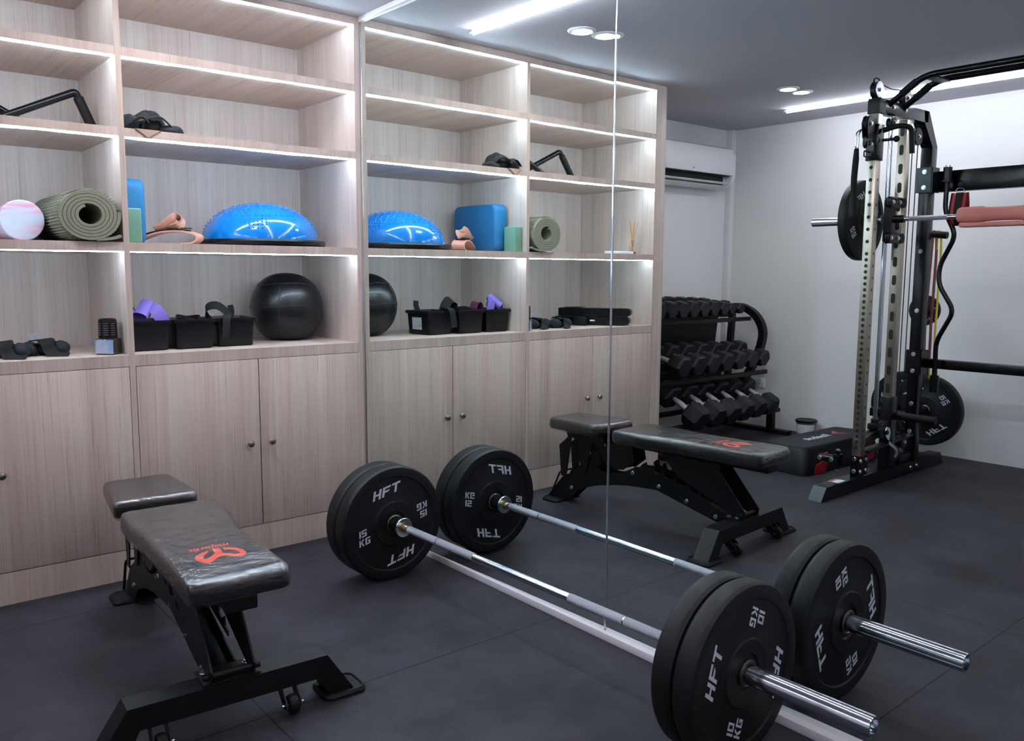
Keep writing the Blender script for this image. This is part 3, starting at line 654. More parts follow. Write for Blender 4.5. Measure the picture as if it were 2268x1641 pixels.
for dx in (-.002, .05): MB().tube(fillet([(dx, -.030, .064), (dx+.034, -.030, .062), (dx+.034, -.005, .064), (dx, -.005, .066), (dx, -.030, .064)], .006), .002, 8).build('buckle', m_plast, cf)
# rolled mat
rm = thing('rolled_exercise_mat', 'olive green exercise mat rolled up at the divider', 'exercise mat', (-1.133, -.012, z3))
rm.scale = (1.03, 1, .905)
def spiral(r0, r1, turns, n=150, c=(0, 0)):
    return [(c[0]+(r0+(r1-r0)*i/n)*math.cos(1.9+turns*2*PI*i/n)*1.0, c[1]+(r0+(r1-r0)*i/n)*math.sin(1.9+turns*2*PI*i/n)) for i in range(n+1)]
tk = .0113; turns = 4.72; sp = spiral(.038, .038+.0131*turns, turns); R_ = .038+.0131*turns+tk/2
zc_ = R_+.0005
sp2 = [(x, z+zc_) for x, z in sp]
lx, lz = sp2[-1]; a_end = 1.9+turns*2*PI
mbm = MB(); outer = []; inner = []
for i, (x, z) in enumerate(sp2):
    p = sp2[min(i+1, len(sp2)-1)]; q = sp2[max(i-1, 0)]; d = Vector((p[0]-q[0], p[1]-q[1])); d.normalize(); nn = Vector((d.y, -d.x))
    outer.append((x+nn.x*tk/2, z+nn.y*tk/2)); inner.append((x-nn.x*tk/2, z-nn.y*tk/2))
def mrings(Y):  # per-station rings
    return None
st = []
for a_, b_ in zip(outer, inner): st.append([Vector((a_[0], 0, a_[1])), Vector((b_[0], 0, b_[1])), Vector((b_[0], .565, b_[1])), Vector((a_[0], .565, a_[1]))])
mbm.rings(st); mbm.build('mat_roll', m_mat, rm, 50)
rib = MB()
for k in range(52):
    a = 2*PI*k/52; rr_ = R_-.0005 if k else R_-.0005
    if math.sin(a) < -.97: continue
    rib.tube([(rr_*math.cos(a)*.992, .004, zc_+rr_*math.sin(a)*.992), (rr_*math.cos(a)*.992, .56, zc_+rr_*math.sin(a)*.992)], .0022, 5)
rib.build('ribbing', m_mat, rm)['kind'] = 'stuff'
MB().ribbon([(.02, .283, .0075), (.055, .283, .010), (.088, .283, .017), (.103, .283, .024)], .565, (0, 1, 0), .0115, 4).build('mat_end', m_mat, rm, 50)
# foam roller
fr = thing('foam_roller', 'pink and pale blue marbled foam roller beside the olive mat', 'foam roller', (-1.3195, .170, z3), 0)
MB().lathe([(.0, 0), (.071, 0), (.0735, .003), (.0745, .007), (.0745, .310), (.072, .320), (0, .325)], (0, 0, .0755), (0, 1, 0), 56).build('foam', m_marble, fr)
mb = MB()
for k in range(26):
    a = 2*PI*k/26
    mb.tube([(.0725*math.cos(a), .02, .0755+.0725*math.sin(a)), (.0725*math.cos(a), .31, .0755+.0725*math.sin(a))], .0028, 6)
mb.build('grip_ribs', m_marble, fr)['kind'] = 'stuff'
# bent pull bar on the upper shelf
def bent(loc, pts, label):
    r = thing('bent_handle_bar', label, 'bar attachment', loc, 0, 'bent handlebar attachments')
    P = [Vector(p)-Vector(loc) for p in pts]
    MB().tube(fillet([P[0], P[1], P[2]+(P[1]-P[2])*.8], .05, 7), .0145, 18).build('bar', m_gblack, r)
    MB().tube([P[2]+(P[1]-P[2])*.85, P[2]], .0185, 18).build('foam_grip', m_rubk, r)
bent((-1.16, .26, z2), [(-1.38, .26, z2+.016), (-1.098, .26, 1.884), (-1.042, .262, z2+.022)], 'bent black handlebar with foam grip on the upper shelf, nearer the divider')
bent((-1.50, .33, z2), [(-1.245, .36, z2+.022), (-1.545, .32, 1.908), (-1.640, .305, z2+.022)], 'bent black handlebar lying deeper on the upper shelf, farther from the divider')
# heap of gloves and straps
def lump(name, mat, parent, c, s, seed, amp=.18, n=26, m=14):
    rnd = random.Random(seed); ph = [rnd.uniform(0, 6) for _ in range(6)]; rs = []
    for i in range(m+1):
        t = -PI/2+PI*i/m; rg = []
        for j in range(n):
            a = 2*PI*j/n; k = 1+amp*(.5*math.sin(3*a+ph[0]+2*t)+.4*math.sin(5*a+ph[1])*math.cos(2*t+ph[2])+.3*math.sin(4*t+ph[3]+a))
            rg.append(Vector((c[0]+s[0]*math.cos(t)*math.cos(a)*k, c[1]+s[1]*math.cos(t)*math.sin(a)*k, max(0, c[2]+s[2]*math.sin(t)*k))))
        rs.append(rg)
    return MB().rings(rs).build(name, mat, parent, 60)
gp = thing('training_glove', 'black padded training gloves heaped beside the divider on the upper shelf', 'gloves', (-.87, .09, z2))
lump('palm', m_fabric, gp, (-.01, .02, .035), (.065, .06, .050), 3)
lump('padding', m_fabric2, gp, (-.085, -.01, .026), (.035, .05, .036), 5, .12)
lump('padding', m_fabric2, gp, (.065, -.02, .014), (.045, .045, .020), 9, .15)
MB().ribbon([(-.05, -.05, .01), (-.03, -.055, .045), (.02, -.045, .058), (.06, -.04, .03), (.08, -.045, .006)], .028, (.2, .9, .3), .005, 6).build('wrist_strap', m_fabric, gp, 50)
MB().ribbon([(-.10, -.07, .02), (-.06, -.075, .05), (-.03, -.07, .03)], .02, (.2, .9, .4), .004, 6).build('wrist_strap', m_fabric, gp, 50)
MB().tube(fillet([(-.072, -.068, .042), (-.052, -.070, .048), (-.050, -.074, .040), (-.070, -.072, .034), (-.072, -.068, .042)], .003), .0018, 6).build('buckle', m_chrome, gp, label='silver buckle')
cd = MB().prism([(-.958, 0.05), (-.862, .05), (-.862, -.004), (-.958, -.004)], lambda u, v, a: Vector((u, v, a)), z2-.0004, z2+.0006)
cd.prism([(-.955, z2), (-.868, z2), (-.913, z2-.030)], lambda u, v, a: Vector((u, a, v)), -.0055, -.0045)
tag(cd.build('cardboard_tag', m_tan), 'tan card with a folded corner hanging over the shelf edge under the gloves', 'card')
# bottom of the left bay: ankle weights, wrapped freshener
def ankle_weight(x, y, rz, label, tagp=False):
    r = thing('ankle_weight', label, 'ankle weight', (x, y, z4), rz, 'charcoal ankle weights on the worktop')
    for i in range(3):
        a = -1+i; rs = []
        lump('weight_pocket', m_fabric2, r, (a*.052, .0-.012*abs(a), .026-.003*abs(a)), (.034, .045, .030), 20+i, .05, 22, 12)
    MB().ribbon([(-.03, -.02, .045), (0, -.058, .050), (.012, -.068, .02), (.03, -.090, .004), (.07, -.105, .003)], .045, (.95, .2, .2), .004, 6).build('strap', m_fabric, r, 50)
    MB().ribbon([(-.03, .04, .052), (.0, .0, .058), (.008, -.05, .048)], .055, (1, .1, .1), .004, 6).build('strap', m_fabric, r, 50)
    if tagp: MB().box((-.03, .06, .066), (.034, .001, .028), Matrix.Rotation(-.3, 3, 'Y') @ Matrix.Rotation(.3, 3, 'X')).build('care_tag', m_label, r, label='white care tag')
    return r
ankle_weight(-1.265, .205, math.radians(-6), 'charcoal ankle weight nearer the wrapped black canister, white tag showing', True)
ankle_weight(-1.405, .175, math.radians(-10), 'charcoal ankle weight farther from the wrapped black canister')
cn = thing('wrapped_canister', 'black slotted canister in clear wrap with a blue and white label', 'canister', (-1.066, .092, z4), math.radians(-38))
MB().b2((-.036, -.036, 0), (.036, .036, .060), bev=.007).build('box_base', m_gblack, cn)
cy_ = MB().lathe([(.030, .058), (.0345, .062), (.0335, .125), (.032, .134), (.027, .137), (.022, .134), (0, .134)], (0, 0, 0), (0, 0, 1), 36).build('cage', m_gblack, cn)
mb = MB()
for k in range(8):
    for i in range(6):
        a = 2*PI*k/8+.2; mb.box((.0342*math.cos(a), .0342*math.sin(a), .076+i*.0085), (.0016, .016, .0022), Matrix.Rotation(a, 3, 'Z'))
mb.build('slots', m_grey, cy_)['kind'] = 'stuff'
lb = MB().b2((-.034, -.0368, .004), (.034, -.0362, .056)).build('paper_label', m_blabel, cn, label='blue and white printed label')
mb = MB()
for i in range(10): mb.b2((-.030, -.0372, .008+i*.0042), (.012+.004*(i % 3), -.0368, .0100+i*.0042))
mb.build('label_print', m_label, lb)
MB().b2((-.038, -.038, .0), (.038, .038, .062), bev=.008).build('plastic_wrap', m_film, cn)
# folded stand in the left bay (two long black boxes with round ends)
fs = thing('folded_stand', 'pair of long black steel arms with rounded ends stacked on the left worktop', 'equipment', (-1.72, .22, z4))
dr = Vector((-.52, -.80, 0)).normalized()
def arm(z0_, L0, L1, name):
    pr = [(L0, 0), (L1-.024, 0)] + [(L1-.024+.024*math.sin(t/8*PI), .024-.024*math.cos(t/8*PI)) for t in range(1, 8)] + [(L1-.024, .048), (L0, .048)]
    sd = Vector((-dr.y, dr.x, 0))
    return MB().prism(pr, lambda u, v, a: dr*u+sd*a+Vector((0, 0, z0_+v)), -.035, .035).build(name, m_gblack, fs)
arm(.004, -.21, .215, 'lower_arm'); arm(.055, -.19, .222, 'upper_arm')
MB().box((.045, .02, .028), (.12, .08, .05), Matrix.Rotation(-.5, 3, 'Z'), .003).build('bracket', m_black, fs)
MB().tube([(-.02, -.05, .070), (-.085, -.125, .016)], .014, 14).build('grip', m_rubk, fs)
MB().cyl((.04, -.035, .03), (.015, -.055, .03), .006, 12).build('pin', m_chrome, fs)
MB().b2((-.02, .06, .1045), (.09, .14, .1075), bev=.001).build('cover_plate', m_black, fs)
# reed diffuser, white tray
rd = thing('reed_diffuser', 'small glass reed diffuser with yellow oil on the left shelf', 'diffuser', (-1.893, .085, z3))
MB().lathe([(0, 0), (.021, 0), (.022, .003), (.021, .03), (.012, .058), (.010, .062), (.010, .078), (.012, .080)], (0, 0, 0), (0, 0, 1), 28).build('bottle', m_glass, rd)
MB().lathe([(0, .002), (.0195, .002), (.0195, .016), (0, .016)], (0, 0, 0), (0, 0, 1), 24).build('oil', m_oil, rd)
for k, (dx, dy) in enumerate(((.03, .0), (.004, .01), (-.002, -.01), (-.03, .01), (-.034, -.012), (.0, .02))):
    MB().cyl((-dx*.2, -dy*.2, .006), (dx, dy, .205-.01*(k % 3)), .0016, 6).build('reed', m_reed, rd)
tr = MB().b2((-1.845, .03, z3), (-1.69, .085, z3+.016), bev=.005); tag(tr.build('white_remote', m_white), 'white flat plastic remote lying on the left shelf', 'remote')

# ================================================================== CABLE / SMITH MACHINE (stands at the far wall, seen in the mirror)
YA, YB2 = -1.10, -2.28
sm_ = thing('smith_machine', 'tall black and steel smith and cable machine at the far wall, seen in the mirror', 'gym machine', (-2.8, YA, 0))
OFF = Matrix.Translation((2.8, -YA, 0))
def mp(mb, name, mats, parent=None, **k):
    o_ = mb.build(name, mats, parent or sm_, **k); o_.data.transform(OFF); return o_
XFP, XG, XU, XRP = -2.480, -2.655, -2.815, -3.135
def side(y, s):
    """s=+1: outside faces +y"""
    # foot rail with slanted toe
    mp(MB().prism([(-2.035, .002), (-2.085, .075), (-3.47, .075), (-3.515, .002)], lambda u, v, a: Vector((u, a, v)), y-.038, y+.038), 'foot_rail', m_gblack)
    mp(MB().b2((-2.12, y-.036, 0), (-2.04, y+.036, .004)), 'foot_pad', m_rubk)
    # front upright: stainless square tube with hole row
    up = mp(MB().b2((XFP-.026, y-.026, .185), (XFP+.026, y+.026, 2.06), bev=.004), 'front_upright', m_steel)
    mb = MB()
    zs = [1.83-.0655*i for i in range(9)]; z_ = zs[-1]
    while z_ > .26: z_ -= .0325; zs.append(z_)
    for z_ in zs: mb.cyl((XFP+.0255, y, z_), (XFP+.0266, y, z_), .0098, 14)
    k = 0
    for z_ in zs[::2]:
        mb.box((XFP, y-s*.0262, z_), (.009, .001, .014)); k += 1
    h = mp(mb, 'adjustment_hole', m_dark, up); h['kind'] = 'stuff'
    mp(MB().b2((XFP-.028, y-.028, .075), (XFP+.028, y+.028, .19), bev=.002), 'upright_foot', m_gblack)
    pl_ = mp(MB().b2((XFP-.05, y-s*.029, .08), (XFP+.055, y-s*.034, .19)), 'foot_bracket', m_gblack)
    for zz in (.105, .165):
        for xx in (-.03, .035): mp(MB().bolt((XFP+xx, y-s*.034, zz), (0, -s, 0), .010), 'bolt', m_zinc)
    for zz in (.10, .17): mp(MB().bolt((XFP+.028, y+s*.006, zz), (1, 0, 0), .010), 'bolt', m_zinc)
    # second upright with slotted holes
    u2 = mp(MB().b2((XU-.026, y-.026, .48), (XU+.026, y+.026, 2.05), bev=.004), 'slotted_upright', m_steel)
    mb = MB(); z_ = 1.99
    while z_ > .52:
        mb.prism([(.012*math.cos(t/8*PI), .017+.012*math.sin(t/8*PI)) for t in range(9)]+[(-.012*math.cos(t/8*PI), -.017-.012*math.sin(t/8*PI)) for t in range(9)], lambda u, v, a: Vector((a, y+u, z_+v)), XU+.0256, XU+.0266); z_ -= .1035
    mp(mb, 'slot', m_dark, u2)['kind'] = 'stuff'
    mp(MB().b2((XU-.033, y-.033, .075), (XU+.033, y+.033, .49), bev=.003), 'upright_base', m_gblack)
    # chrome guide rod
    mp(MB().cyl((XG, y, .355), (XG, y, 2.05), .0125, 20), 'guide_rod', m_chrome)
    mp(MB().b2((XG-.045, y-.022, .318), (XG+.045, y+.022, .352), bev=.004).cyl((XG, y, .31), (XG, y, .375), .021, 18), 'rod_stop', m_black)
    mp(MB().beam((XU, y, .335), (XFP, y, .25), .05, .05), 'lower_brace', m_black)
    # rear post, chamfered shoulder, top beam
    mp(MB().b2((XRP-.033, y-.033, .075), (XRP+.033, y+.033, 1.93), bev=.003), 'rear_post', m_gblack)
    mp(MB().prism([(XRP-.033, 1.93), (XRP+.033, 1.93), (-2.985, 2.055), (-2.97, 2.122), (-3.035, 2.122)], lambda u, v, a: Vector((u, a, v)), y-.033, y+.033), 'shoulder', m_gblack)
    mp(MB().b2((-3.03, y-.033, 2.055), (XFP-.03, y+.033, 2.122), bev=.003), 'top_beam', m_gblack)
    mp(MB().b2((XFP-.034, y-.034, 2.045), (XFP+.034, y+.034, 2.125), bev=.003), 'top_cap', m_black)
    for xx in (-2.60, -2.74): mp(MB().bolt((xx, y-s*.033, 2.09), (0, -s, 0), .009), 'bolt', m_zinc)
    for zz in (1.79, 1.70, 1.33, .98, .72, .62, .42, .25): mp(MB().bolt((XRP+(.043 if zz in (1.79, 1.70, .72, .62) else .033), y, zz), (1, 0, 0), .010), 'bolt', m_zinc)
    mp(MB().b2((XRP-.05, y-s*.040, 1.67), (XRP+.038, y-s*.046, 1.815)).b2((XRP+.036, y-.040, 1.67), (XRP+.043, y+.045, 1.815)), 'joint_plate', m_gblack)
    mp(MB().b2((XRP-.05, y-s*.040, .60), (XRP+.038, y-s*.046, .745)).b2((XRP+.036, y-.040, .60), (XRP+.043, y+.045, .745)), 'joint_plate', m_gblack)
    # pulleys
    def pulley(x, z, r, yo=0., guard=True, hoop=False):
        p = mp(MB().lathe([(.006, -.012), (r, -.012), (r-.006, -.004), (r-.006, .004), (r, .012), (.006, .012)], (x, y+yo, z), (0, 1, 0), 32), 'pulley', m_plast)
        if guard:
            for d in (-1, 1): mp(MB().prism([(x+r*.92*math.cos(t), z+r*.95*math.sin(t)) for t in [i/20*2*PI for i in range(20)]], lambda u, v, a: Vector((u, a, v)), y+yo+d*.0155, y+yo+d*.0185), 'pulley_guard', m_black if not hoop else m_zinc, p)
        mp(MB().bolt((x, y+yo-s*.0185, z), (0, -s, 0), .009), 'pulley_bolt', m_zinc, p)
        if hoop: mp(MB().tube(fillet([(x+r*.9, y+yo, z+r*.4), (x+r*.7, y+yo, z+r*1.25), (x-r*.5, y+yo, z+r*1.3), (x-r*.7, y+yo, z+r*.6)], .02), .004, 8), 'hoop', m_gblack, p)
    pulley(-2.47, 2.168, .046, hoop=True); pulley(-2.80, 2.168, .046)
    pulley(-2.955, 1.975, .050); pulley(-2.655, 2.018, .030)
    mp(MB().tube([(-2.47, y, 2.208), (-2.63, y, 2.195), (-2.80, y, 2.208)], .003, 8), 'cable', m_dark)
    for xx in (-2.92, -2.985): mp(MB().cyl((xx, y, .18), (xx, y, 1.97), .003, 8), 'cable', m_dark)
    # lower pulleys and housing
    pulley(-3.0, .20, .045); pulley(-2.90, .145, .045)
    mp(MB().b2((-3.20, y-.02, .075), (-2.95, y+.02, .125), bev=.003), 'pulley_housing', m_black)
    mp(MB().beam((-2.55, y, .20), (-3.18, y, .235), .06, .012), 'deck_plate', m_black)
    # sliding cable carriage on the front upright
    c_ = mp(MB().b2((XFP-.033, y-.033, 1.80), (XFP+.033, y+.033, 1.99), bev=.003), 'cable_carriage', m_gblack)
    mp(MB().b2((XFP+.04, y-.012, 1.87), (XFP+.11, y+.012, 1.92), bev=.003).b2((XFP+.05, y-.022, 1.845), (XFP+.115, y-.018, 1.905)), 'carriage_bracket', m_gblack, c_)
    for zz, rr_ in ((1.985, .043), (1.885, .026)):
        p = mp(MB().lathe([(.006, -.011), (rr_, -.011), (rr_-.006, 0), (rr_, .011), (.006, .011)], (XFP+.085, y, zz), (0, 1, 0), 32), 'carriage_pulley', m_plast, c_)
    for d in (-1, 1): mp(MB().prism([(XFP+.02, 1.90), (XFP+.105, 1.91), (XFP+.122, 1.985), (XFP+.105, 2.02), (XFP+.075, 2.03), (XFP+.05, 2.01)], lambda u, v, a: Vector((u, a, v)), y+d*.014, y+d*.017), 'carriage_cheek', m_black, c_)
    mp(MB().bolt((XFP+.085, y-s*.017, 1.985), (0, -s, 0), .010).bolt((XFP+.085, y-s*.022, 1.88), (0, -s, 0), .009), 'carriage_bolt', m_zinc, c_)
    mp(MB().tube(fillet([(XFP-.0, y-s*.04, 1.955), (XFP-.02, y-s*.12, 1.975), (XFP-.06, y-s*.165, 1.965), (XFP-.07, y-s*.170, 1.83)], .045, 6), .0135, 14), 'dip_grip', m_rubk, c_)
    mp(MB().cyl((XFP, y-s*.04, 1.905), (XFP-.01, y-s*.105, 1.905), .008, 12).sphere((XFP-.01, y-s*.112, 1.905), .017, 16, 8), 'pull_pin', m_plast, c_)
    mp(MB().tube(fillet([(XFP+.05, y, 1.84), (XFP+.11, y, 1.845), (XFP+.11, y, 1.815), (XFP+.05, y, 1.815)], .008), .004, 8), 'carriage_loop', m_gblack, c_)
    # smith carriage: block with rollers and safety latch
    b_ = mp(MB().b2((XG-.028, y-s*.018-.022, 1.375), (XG+.028, y-s*.018+.022, 1.605), bev=.004), 'bar_carriage', m_black)
    for zz in (1.59, 1.395):
        mp(MB().b2((XG-.105, y-s*.03-.018, zz-.03), (XG+.05, y-s*.03+.018, zz+.03), bev=.012), 'roller_bracket', m_gblack, b_)
        mp(MB().lathe([(.006, -.02), (.028, -.02), (.028, .02), (.006, .02)], (XG-.10, y-s*.03, zz), (0, 1, 0), 24), 'guide_roller', m_rubk, b_)
        for xx in (-.05, .03): mp(MB().bolt((XG+xx, y-s*.048, zz), (0, -s, 0), .009), 'bolt', m_zinc, b_)
    # storage pegs
    mp(MB().cyl((XU-.06, y-s*.03, .372), (XU-.06, y-s*.245, .372), .023, 24), 'storage_peg', m_rubk)
    mp(MB().cyl((XRP-.03, y+s*.06, .335), (XRP-.38, y+s*.06, .335), .0235, 20), 'storage_peg', m_gblack)
    mp(MB().b2((XRP-.025, y+s*.02, .31), (XRP+.025, y+s*.26, .36), bev=.003), 'storage_arm', m_gblack)
    mp(MB().cyl((XRP-.02, y+s*.235, .335), (XRP-.50, y+s*.235, .335), .0235, 20), 'storage_peg', m_gblack)
    mp(MB().cyl((XRP-.03, y+s*.03, .975), (XRP-.22, y+s*.045, .975), .0125, 20), 'storage_peg', m_gblack)
    mp(MB().cyl((XRP-.105, y-s*.0, 1.435), (XRP-.105, y-s*.090, 1.425), .021, 20), 'band_peg', m_rubk)
    # silver safety hook
    hk = [(-2.672, .335), (-2.655, .315), (-2.66, .285), (-2.685, .262), (-2.80, .200), (-2.822, .178), (-2.815, .150), (-2.79, .138), (-2.775, .150), (-2.79, .165), (-2.795, .178), (-2.785, .188), (-2.70, .232), (-2.715, .30), (-2.70, .33)]
    mp(MB().prism(hk, lambda u, v, a: Vector((u, a, v)), y-s*.060, y-s*.066), 'safety_hook', m_zinc, label='silver safety hook')
    mp(MB().b2((XG-.06, y-s*.04, .275), (XG+.05, y-s*.058, .33), bev=.006).bolt((XG-.015, y-s*.066, .305), (0, -s, 0), .011), 'hook_mount', m_black)
side(YA, 1); side(YB2, -1)
# pieces joining both side frames
YM = (YA+YB2)/2
mp(MB().b2((-3.225, YB2+.0, 1.675), (-3.17, YA, 1.795), bev=.003), 'upper_crossbeam', m_gblack)
mp(MB().b2((-3.225, YB2+.0, .635), (-3.17, YA, .69), bev=.003), 'lower_crossbeam', m_gblack)
for xx in (-2.565, -2.725):
    mp(MB().tube(fillet([(xx, YA+.01, 2.075), (xx, YA-.20, 2.225), (xx, YB2+.20, 2.225), (xx, YB2-.01, 2.075)], .07, 8), .0165, 16), 'pull_up_bar', m_gblack)
    for y0, y1 in ((YA-.09, YA-.165), (YB2+.09, YB2+.165)):
        f = lambda y: (xx, y, 2.075+(abs(y-(YA+.01 if y0 > YM else YB2-.01)))*.15/.21)
        mp(MB().cyl(f(y0), f(y1), .0195, 16), 'bar_sleeve', m_rubk)
for yy in (YA-.24, YB2+.24): mp(MB().b2((-2.725, yy-.03, 2.205), (-2.565, yy+.03, 2.215), bev=.002), 'bar_plate', m_black)
# smith bar with sleeves
ZB = 1.497
mp(MB().cyl((XG, YA-.02, ZB), (XG, YB2+.02, ZB), .0125, 20), 'smith_bar', m_chrome)
for sg, y0 in ((1, YA), (-1, YB2)):
    mp(MB().cyl((XG, y0-sg*.13, ZB), (XG, y0-sg*.33, ZB), .0133, 20), 'bar_knurling', m_knurl, label='rough knurled section')
    mp(MB().cyl((XG, y0+sg*.02, ZB), (XG, y0+sg*.44, ZB), .0248, 28), 'bar_sleeve', m_chrome)
    mp(MB().cyl((XG, y0-sg*.045, ZB), (XG, y0-sg*.10, ZB), .021, 20), 'bar_collar', m_gblack)
    mp(MB().b2((XG-.06, y0-sg*.075, ZB-.006), (XG+.01, y0-sg*.09, ZB+.006), bev=.002), 'bar_hook', m_black)
# warning tag on the foot rail, bolts at its heel
tg = mp(MB().b2((-2.30, YA-.028, .0755), (-2.22, YA+.028, .077)), 'warning_label', m_label, label='white warning sticker')
mp(MB().b2((-2.298, YA+.012, .0771), (-2.222, YA+.026, .0775)), 'label_band', m_red, tg)
for xx in (-3.06, -3.14): mp(MB().bolt((xx, YA-.038, .04), (0, -1, 0), .010), 'bolt', m_zinc)
# swivel (landmine) joint at the front post
lm = mp(MB().b2((-2.40, YA+.045, .135), (-2.34, YA+.075, .20), bev=.004).cyl((-2.37, YA+.06, .115), (-2.37, YA+.06, .22), .012, 16), 'swivel_joint', m_gblack)
mp(MB().cyl((-2.36, YA+.075, .17), (-2.36, YA+.16, .17), .022, 20), 'swivel_tube', m_gblack, lm)
for p, d in (((-2.37, YA+.06, .22), (0, 0, 1)), ((-2.37, YA+.06, .115), (0, 0, -1)), ((-2.338, YA+.08, .17), (1, 0, 0)), ((-2.338, YA+.15, .17), (1, 0, 0))): mp(MB().bolt(p, d, .010), 'bolt', m_zinc, lm)

# plates on the machine
plate('weight_plate', '20', .050, 'large bumper plate on the smith bar sleeve, seen edge-on in the mirror', (XG, -.955, ZB), None, (0, -1, 0), math.radians(150))
plate('weight_plate', '10', .055, 'bumper plate marked 10 KG stored behind the rear post of the machine', (-3.455, YA+.06, .335), None, (1, 0, 0), math.radians(145))
plate('weight_plate', '10', .055, 'bumper plate half hidden behind the 10 KG plate on the next peg', (-3.545, YA+.235, .335), None, (1, 0, 0), math.radians(15))
plate('weight_plate', '2', .030, 'small black change plate on the upper storage peg', (-3.31, YA+.045, .975), None, (1, 0, 0), math.radians(-20), R=.094, group='small plates', hole=.0135)
# pink foam bar pad
pp = thing('bar_pad', 'salmon pink foam pad wrapped round the smith bar', 'bar pad', (XG, -1.70, ZB))
prof = [(.0135, .21), (.036, .215), (.040, .205), (.042, .10), (.036, .085), (.034, 0), (.036, -.085), (.042, -.10), (.040, -.205), (.036, -.215), (.0135, -.21)]
MB().rings([[Vector((r*math.cos(2*PI*j/40), h, r*math.sin(2*PI*j/40)+.006)) for j in range(40)] for r, h in prof], closed=True).build('foam', m_pfoam, pp)
MB().b2((-.022, -.20, -.058), (.040, .20, -.034), bev=.008).build('split_lip', m_pfoam, pp)
# strap cuff hanging at the crossbeam
ac = thing('hanging_cuff', 'red and black ankle cuff hanging from the machine crossbeam', 'ankle strap', (-3.135, -1.290, 1.565))
MB().ribbon([(0, 0, .095), (.018, 0, .03), (.025, 0, -.04), (.0, 0, -.085), (-.025, 0, -.04), (-.022, 0, .03), (-.004, 0, .095)], .090, (0, 1, 0), .006, 6).build('padding', m_red, ac, 50)
MB().ribbon([(.004, 0, .097), (.023, 0, .03), (.030, 0, -.04), (.004, 0, -.091)], .040, (0, 1, 0), .004, 6).build('webbing', m_fabric, ac, 50)
for d in (-1, 1): MB().ribbon([(.004, d*.043, .095), (.022, d*.043, .03), (.029, d*.043, -.04), (.003, d*.043, -.089)], .008, (0, 1, 0), .004, 6).build('edge_binding', m_fabric, ac, 50)
MB().tube([(.004, .026*math.cos(a), .098+.026*math.sin(a)) for a in [i/24*2*PI for i in range(24)]], .0028, 8, closed=True).build('ring', m_chrome, ac)
# curl bar hanging upright
cbz = thing('curl_bar', 'black zigzag curl bar stored upright at the machine crossbeam', 'curl bar', (-3.13, -1.215, 0))
MB().tube(fillet([(0, 0, .60), (0, .005, .80), (0, -.085, .985), (0, .012, 1.14), (0, .012, 1.245), (0, -.068, 1.42), (0, .002, 1.56), (0, 0, 1.74), (0, 0, 1.79)], .05, 7), .0135, 16).build('shaft', m_gblack, cbz)
MB().cyl((0, 0, 1.735), (0, 0, 1.81), .024, 24).cyl((0, 0, 1.725), (0, 0, 1.735), .034, 24).cyl((0, 0, .50), (0, 0, .60), .024, 24).build('sleeve', m_gblack, cbz)
MB().cyl((0, 0, 1.81), (0, 0, 1.822), .014, 16).build('end_pin', m_chrome, cbz)
# resistance loops on the peg
def long_band(x, y, w, mat, label, zlow, sway):
    zt = 1.452
    pts = [(x, y+.0, zt-.03), (x, y+.012, zt-.004), (x, y+.022, zt+.001), (x, y+.034, zt-.004), (x, y+.046, zt-.03)]
    pts = [(x-.0, y-.010, .9), (x, y-.015, 1.30), (x, y-.008, zt-.02), (x, y+.0, zt), (x, y+.010, zt-.02), (x+sway*.5, y+.014, 1.25), (x+sway, y+.02, .9), (x+sway*.6, y+.012, zlow+.02), (x+sway*.3, y+.0, zlow), (x, y-.012, zlow+.03)]
    o_ = MB().ribbon(pts+[pts[0]], w, (1, 0, 0), .005, 8, True).build('resistance_band', mat, None, 50); return tag(o_, label, 'resistance band', 'long loop bands on the machine peg')
long_band(XRP-.105, -1.145, .020, m_yellow, 'yellow long loop resistance band hanging from the machine peg', .575, -.006)
long_band(XRP-.105, -1.118, .028, m_bred, 'dark red long loop band hanging beside the yellow one', .59, .01)
# cable strap with carabiner at the front post
rp = thing('tricep_strap', 'black cable strap with a silver snap hook hanging from the front pulley', 'cable attachment', (XFP+.125, YA+.035, 0))
MB().tube(fillet([(-.012, -.014, 1.955), (.010, 0, 1.94), (.012, 0, 1.86), (-.006, 0, 1.845), (-.014, 0, 1.86), (-.014, 0, 1.93), (-.012, -.014, 1.955)], .012, 4), .0042, 10).build('snap_hook', m_chrome, rp)
MB().tube([(.0, 0, 1.855), (.002, .0, 1.80), (.0, .006, 1.70), (-.004, .004, 1.60)], [.012, .016, .016, .015], 14).build('strap', m_fabric, rp)
MB().cyl((-.004, .004, 1.60), (-.006, .004, 1.50), .021, 18).build('rubber_end', m_rubk, rp)

# ================================================================== DUMBBELL RACK
rk = thing('dumbbell_rack', 'black three-tier dumbbell rack with curved sides against the back wall', 'rack', (-2.9, .35, 0))
OR = Matrix.Translation((2.9, -.35, 0))
def rp_(mb, name, mats, parent=None, **k):
    o_ = mb.build(name, mats, parent or rk, **k); o_.data.transform(OR); return o_
XR0, XR1 = -3.56, -2.20
for x in (XR0, XR1):
    rp_(MB().b2((x-.03, -.015, .0), (x+.03, .66, .032), bev=.003), 'foot_bar', m_black)
    curve = [(x, .56, .03), (x, .47, .22), (x, .40, .36), (x, .30, .53), (x, .245, .70), (x, .255, .80), (x, .32, .885), (x, .42, .935), (x, .50, .94)]
    rp_(MB().tube(smooth_path(curve, 5), .02, sq=(.05, .05)), 'curved_side', m_black)
    rp_(MB().b2((x-.025, .12, .03), (x+.025, .17, .24), bev=.003), 'short_post', m_black)
    rp_(MB().beam((x, .56, .03), (x, .52, .90), .05, .04), 'rear_side_post', m_black)
